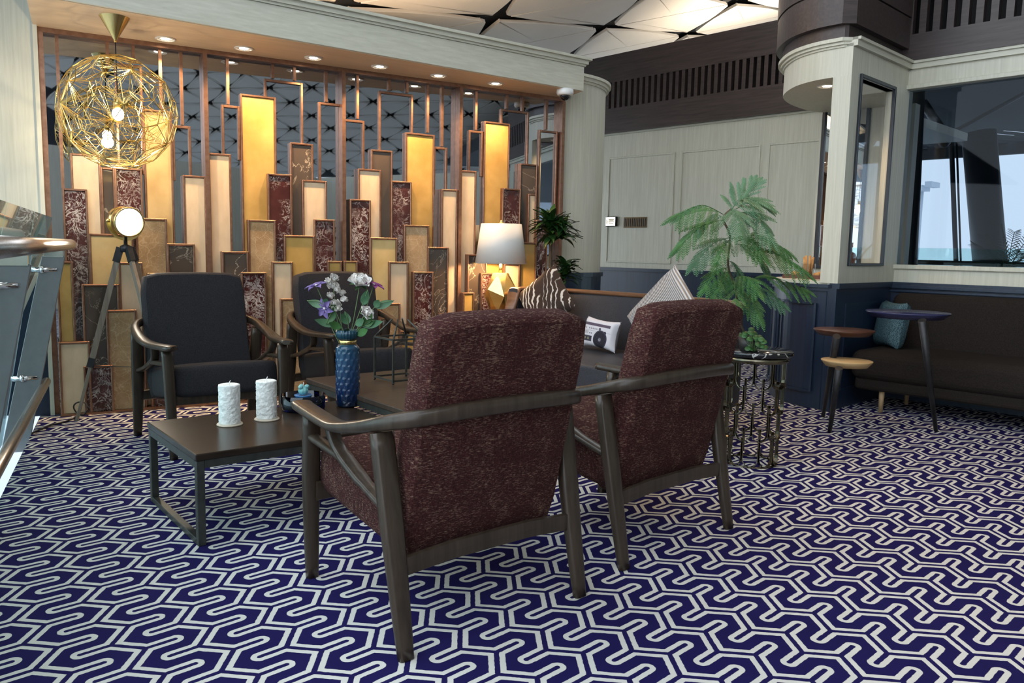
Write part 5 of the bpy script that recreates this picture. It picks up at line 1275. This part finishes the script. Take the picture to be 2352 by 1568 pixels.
# ------------------------------------------------------------------ outside the dark window
M['darkroof'] = mottled('dark_roof_lining', (0.016, 0.020, 0.023), (0.026, 0.031, 0.035), 0.6, 0.8)
M['darkcol'] = mottled('dark_steel_column', (0.022, 0.028, 0.034), (0.035, 0.042, 0.05), 3, 0.45)
def OUT(u, v, L):                      # a point seen through the large window, L metres behind it
    r = ray(u, v); o = Vector((0, 0, CAMH)); q = C1 + E2 * L
    return o + r * (E2.dot(q - o) / E2.dot(r))
def OL(x, y, z=0): return C1 + E1 * x + E2 * y + Vector((0, 0, z))
ea, eb = OUT(2060, 342, 14.0), OUT(2352, 366, 14.0)
RZf = (ea.z + eb.z) / 2
def rp(x, y): return tuple(OL(x, y).xy)
roof = struct('roof_outer', MB().prism([rp(-0.2, 0.9), rp(30, 0.9), rp(30, 10.8), rp(-4.2, 10.8)], RZf, RZf + 0.3), M['darkroof'], label='dark roof outside the window')
obj('roof_edge', MB().prism([rp(-5.4, 13.8), rp(30, 13.8), rp(30, 14.0), rp(-5.4, 14.0)], RZf - 0.10, RZf + 0.3), M['darkroof'], roof)
lv = MB().box((0, 0, 0), (4.2, 0.20, 0.03)).mesh('louvre'); lv.materials.append(M['darkroof'])
for i in range(-13, 45):
    p = OL(i * 0.42, 12.3); obj('louvre', lv, None, roof, loc=(p.x, p.y, RZf + 0.15), rot=(0, 0, EA + PI / 2 - 0.45))
for (u0, v0), (u1, v1), L0, L1, r in (((2120, 235), (2172, 312), 5.0, 5.0, 0.06), ((2172, 312), (2352, 215), 5.0, 5.0, 0.025)):
    obj('roof_strut', MB().tube([OUT(u0, v0, L0), OUT(u1, v1, L1)], r, 10), M['darkcol'], roof)
obj('strut_joint', blob(0.09, tuple(OUT(2170, 316, 5.0)), 1, 0, 1.5), M['darkcol'], roof)
def column(label, top, bot, L, r):
    a, b = OUT(*top, L), OUT(*bot, L); d = (b - a).normalized(); b = b + d * ((b.z + 4.4) / -d.z)
    a = a - d * 0.35
    tag(obj('steel_column', MB().tube([a, b], r, 24), M['darkcol']), label, 'column', 'dark columns outside the window')
column('thick round dark column outside the window', (2252, 350), (2274, 605), 9.0, 0.27)
column('broad dark post outside, at the left of the window', (2106, 200), (2088, 606), 1.6, 0.075)
column('slim dark post outside, left of the thick round column', (2186, 345), (2196, 606), 7.0, 0.036)
column('thinnest dark rod outside, beside the slim post', (2198, 345), (2207, 606), 7.0, 0.015)
orl = thing('outer_railing', 'low glass railing with dark bar outside the window', 'railing', OL(0, 2.4), EA)
gz, bz = OUT(2200, 570, 2.4).z, OUT(2200, 603, 2.4).z
obj('glass_panel', MB().b(-2.0, 4.5, 0, 0.012, bz, gz), M['glass'], orl)
obj('bar', MB().b(-2.0, 4.5, -0.02, 0.03, bz - 0.03, bz + 0.02), M['blackmetal'], orl)
obj('lower_panel', MB().b(-2.0, 4.5, 0, 0.012, 0, bz - 0.03), M['glass'], orl)
struct('balcony_outer', MB().prism([rp(-2.5, 0.125), rp(7, 0.125), rp(7, 3.0), rp(-2.5, 3.0)], -0.1, -0.001), M['concrete'], label='narrow balcony floor outside the window')
pf = thing('outdoor_fern', 'dark feathery plant outside at the right of the window', 'plant', (0, 0, 0))
fb = OUT(2310, 640, 0.75)
obj('pot', MB().lathe([(0.001, 0), (0.14, 0), (0.18, 0.42), (0.16, 0.42), (0.001, 0.38)], 24, (fb.x, fb.y, 0)), M['terrac'], pf)
obj('stem', MB().tube([Vector((fb.x, fb.y, 0.35)), fb], 0.02, 8), M['stem'], pf)
for k, (u, v) in enumerate([(2235, 560), (2240, 600), (2262, 540), (2300, 525), (2330, 533), (2365, 545), (2380, 580), (2290, 575), (2345, 580)]):
    tip = OUT(u, v, 0.75 + 0.12 * (k % 3 - 1)); mid = (fb + tip) / 2 + Vector((0, 0, 0.05)); path = catmull([fb, mid, tip], 8); m = MB().tube(path, 0.003, 5)
    for i in range(3, len(path)):
        t = (path[i] - path[i - 1]).normalized()
        for sg in (-1, 1):
            sd = t.cross(Vector((0, -0.5, 0.85))).normalized() * sg; q = pinna(path[i], t * 0.7 + sd, 0.085 * (1.25 - 0.6 * i / len(path)), 0.007, Vector((0, -0.75, 0.66))); m.add(q.v, q.f)
    obj('frond', m, M['leafdark'], pf)
a_ = OUT(2117, 440, 60)
ms = thing('floodlight_mast', 'pale distant floodlight mast outside the window', 'mast', (a_.x, a_.y, -4.4), EA)
M['haze'] = mottled('grey_with_distance_haze', (0.55, 0.62, 0.70), (0.60, 0.67, 0.74), 2, 0.9)  # distance haze mixed into the mast's grey
obj('pole', MB().tube([(0, 0, 0), (0, 0, a_.z + 4.4)], 0.16, 10), M['haze'], ms)
for i in range(3): obj('lamp_head', MB().b(-0.9 + i * 0.7, -0.4 + i * 0.7, -0.9, 0.9, a_.z + 4.2 + 0.25 * i, a_.z + 4.6 + 0.25 * i), M['haze'], ms)

# ------------------------------------------------------------------ one more ceiling lamp, assumed unseen lamps and an added cove light
def ceil_z(x, y):
    O, U, Vv = Vector((-0.236, 8.627, 3.557)), Vector((1.306, 1.448, 0.323)), Vector((0.233, 1.693, 0.012)); n = U.cross(Vv)
    return O.z - (n.x * (x - O.x) + n.y * (y - O.y)) / n.z
for k, (x, y, pw) in enumerate(((2.35, 3.7, 45), (1.2, 5.3, 45), (3.0, 2.2, 50))):  # unseen lamps, assumed from the warm light on the carpet
    z = ceil_z(x, y)
    downlight((x, y, z - 0.02), 0, ['unseen ceiling downlight assumed over the three tier table', 'unseen ceiling downlight assumed over the curved sofa', 'unseen ceiling downlight assumed over the open carpet at the right'][k], (0, 0, -1), pw, 62, 0.07)
pq = Dy(697, 0, 7.3)
downlight((pq.x, pq.y, ceil_z(pq.x, pq.y) - 0.03), 0, 'bright ceiling downlight cut off by the top edge above the beam', (0, 0, -1), 5, 60, 0.16)
# unseen upward lamp assumed behind the back bulkhead, to brighten the ceiling
up_p = BW + E1 * 2.5 + E2 * 1.5
ul = thing('assumed_uplight', 'small unseen lamp assumed behind the dark bulkhead, shining up to brighten the ceiling', 'assumed_uplight', (up_p.x, up_p.y, 2.80), EA)
obj('assumed_uplight_body', MB().b(-0.15, 0.15, -0.05, 0.05, 0, 0.05), M['blackmetal'], ul)
obj('lens', MB().b(-0.13, 0.13, -0.035, 0.035, 0.05, 0.055), M['led'], ul)
spot('assumed_uplight_beam', (0, 0, 0.07), (0, -0.1, 1.0), 330, 140, 1.0, (1.0, 0.86, 0.68), 0.05, ul)

# unseen cove light added on top of the soffit beam to brighten the ceiling
cv = thing('added_cove_light', 'long cove light on top of the cream beam, added unseen to brighten the ceiling', 'cove light', FW + Vector((0, 0, 2.77)), FA)
obj('housing', MB().b(0.3, 3.7, -0.22, -0.14, 0, 0.03), M['whitemetal'], cv)
obj('added_cove_diffuser', MB().b(0.32, 3.68, -0.21, -0.15, 0.03, 0.034), M['led'], cv)
al = bpy.data.lights.new('added_cove_glow', 'AREA'); al.shape = 'RECTANGLE'; al.size = 3.3; al.size_y = 0.06; al.energy = 28; al.color = (1.0, 0.78, 0.58)
ao = bpy.data.objects.new('added_cove_glow', al); COL.objects.link(ao); ao.parent = cv; ao.location = (2.0, -0.18, 0.05); ao.rotation_euler = (PI - 0.5, 0, 0)
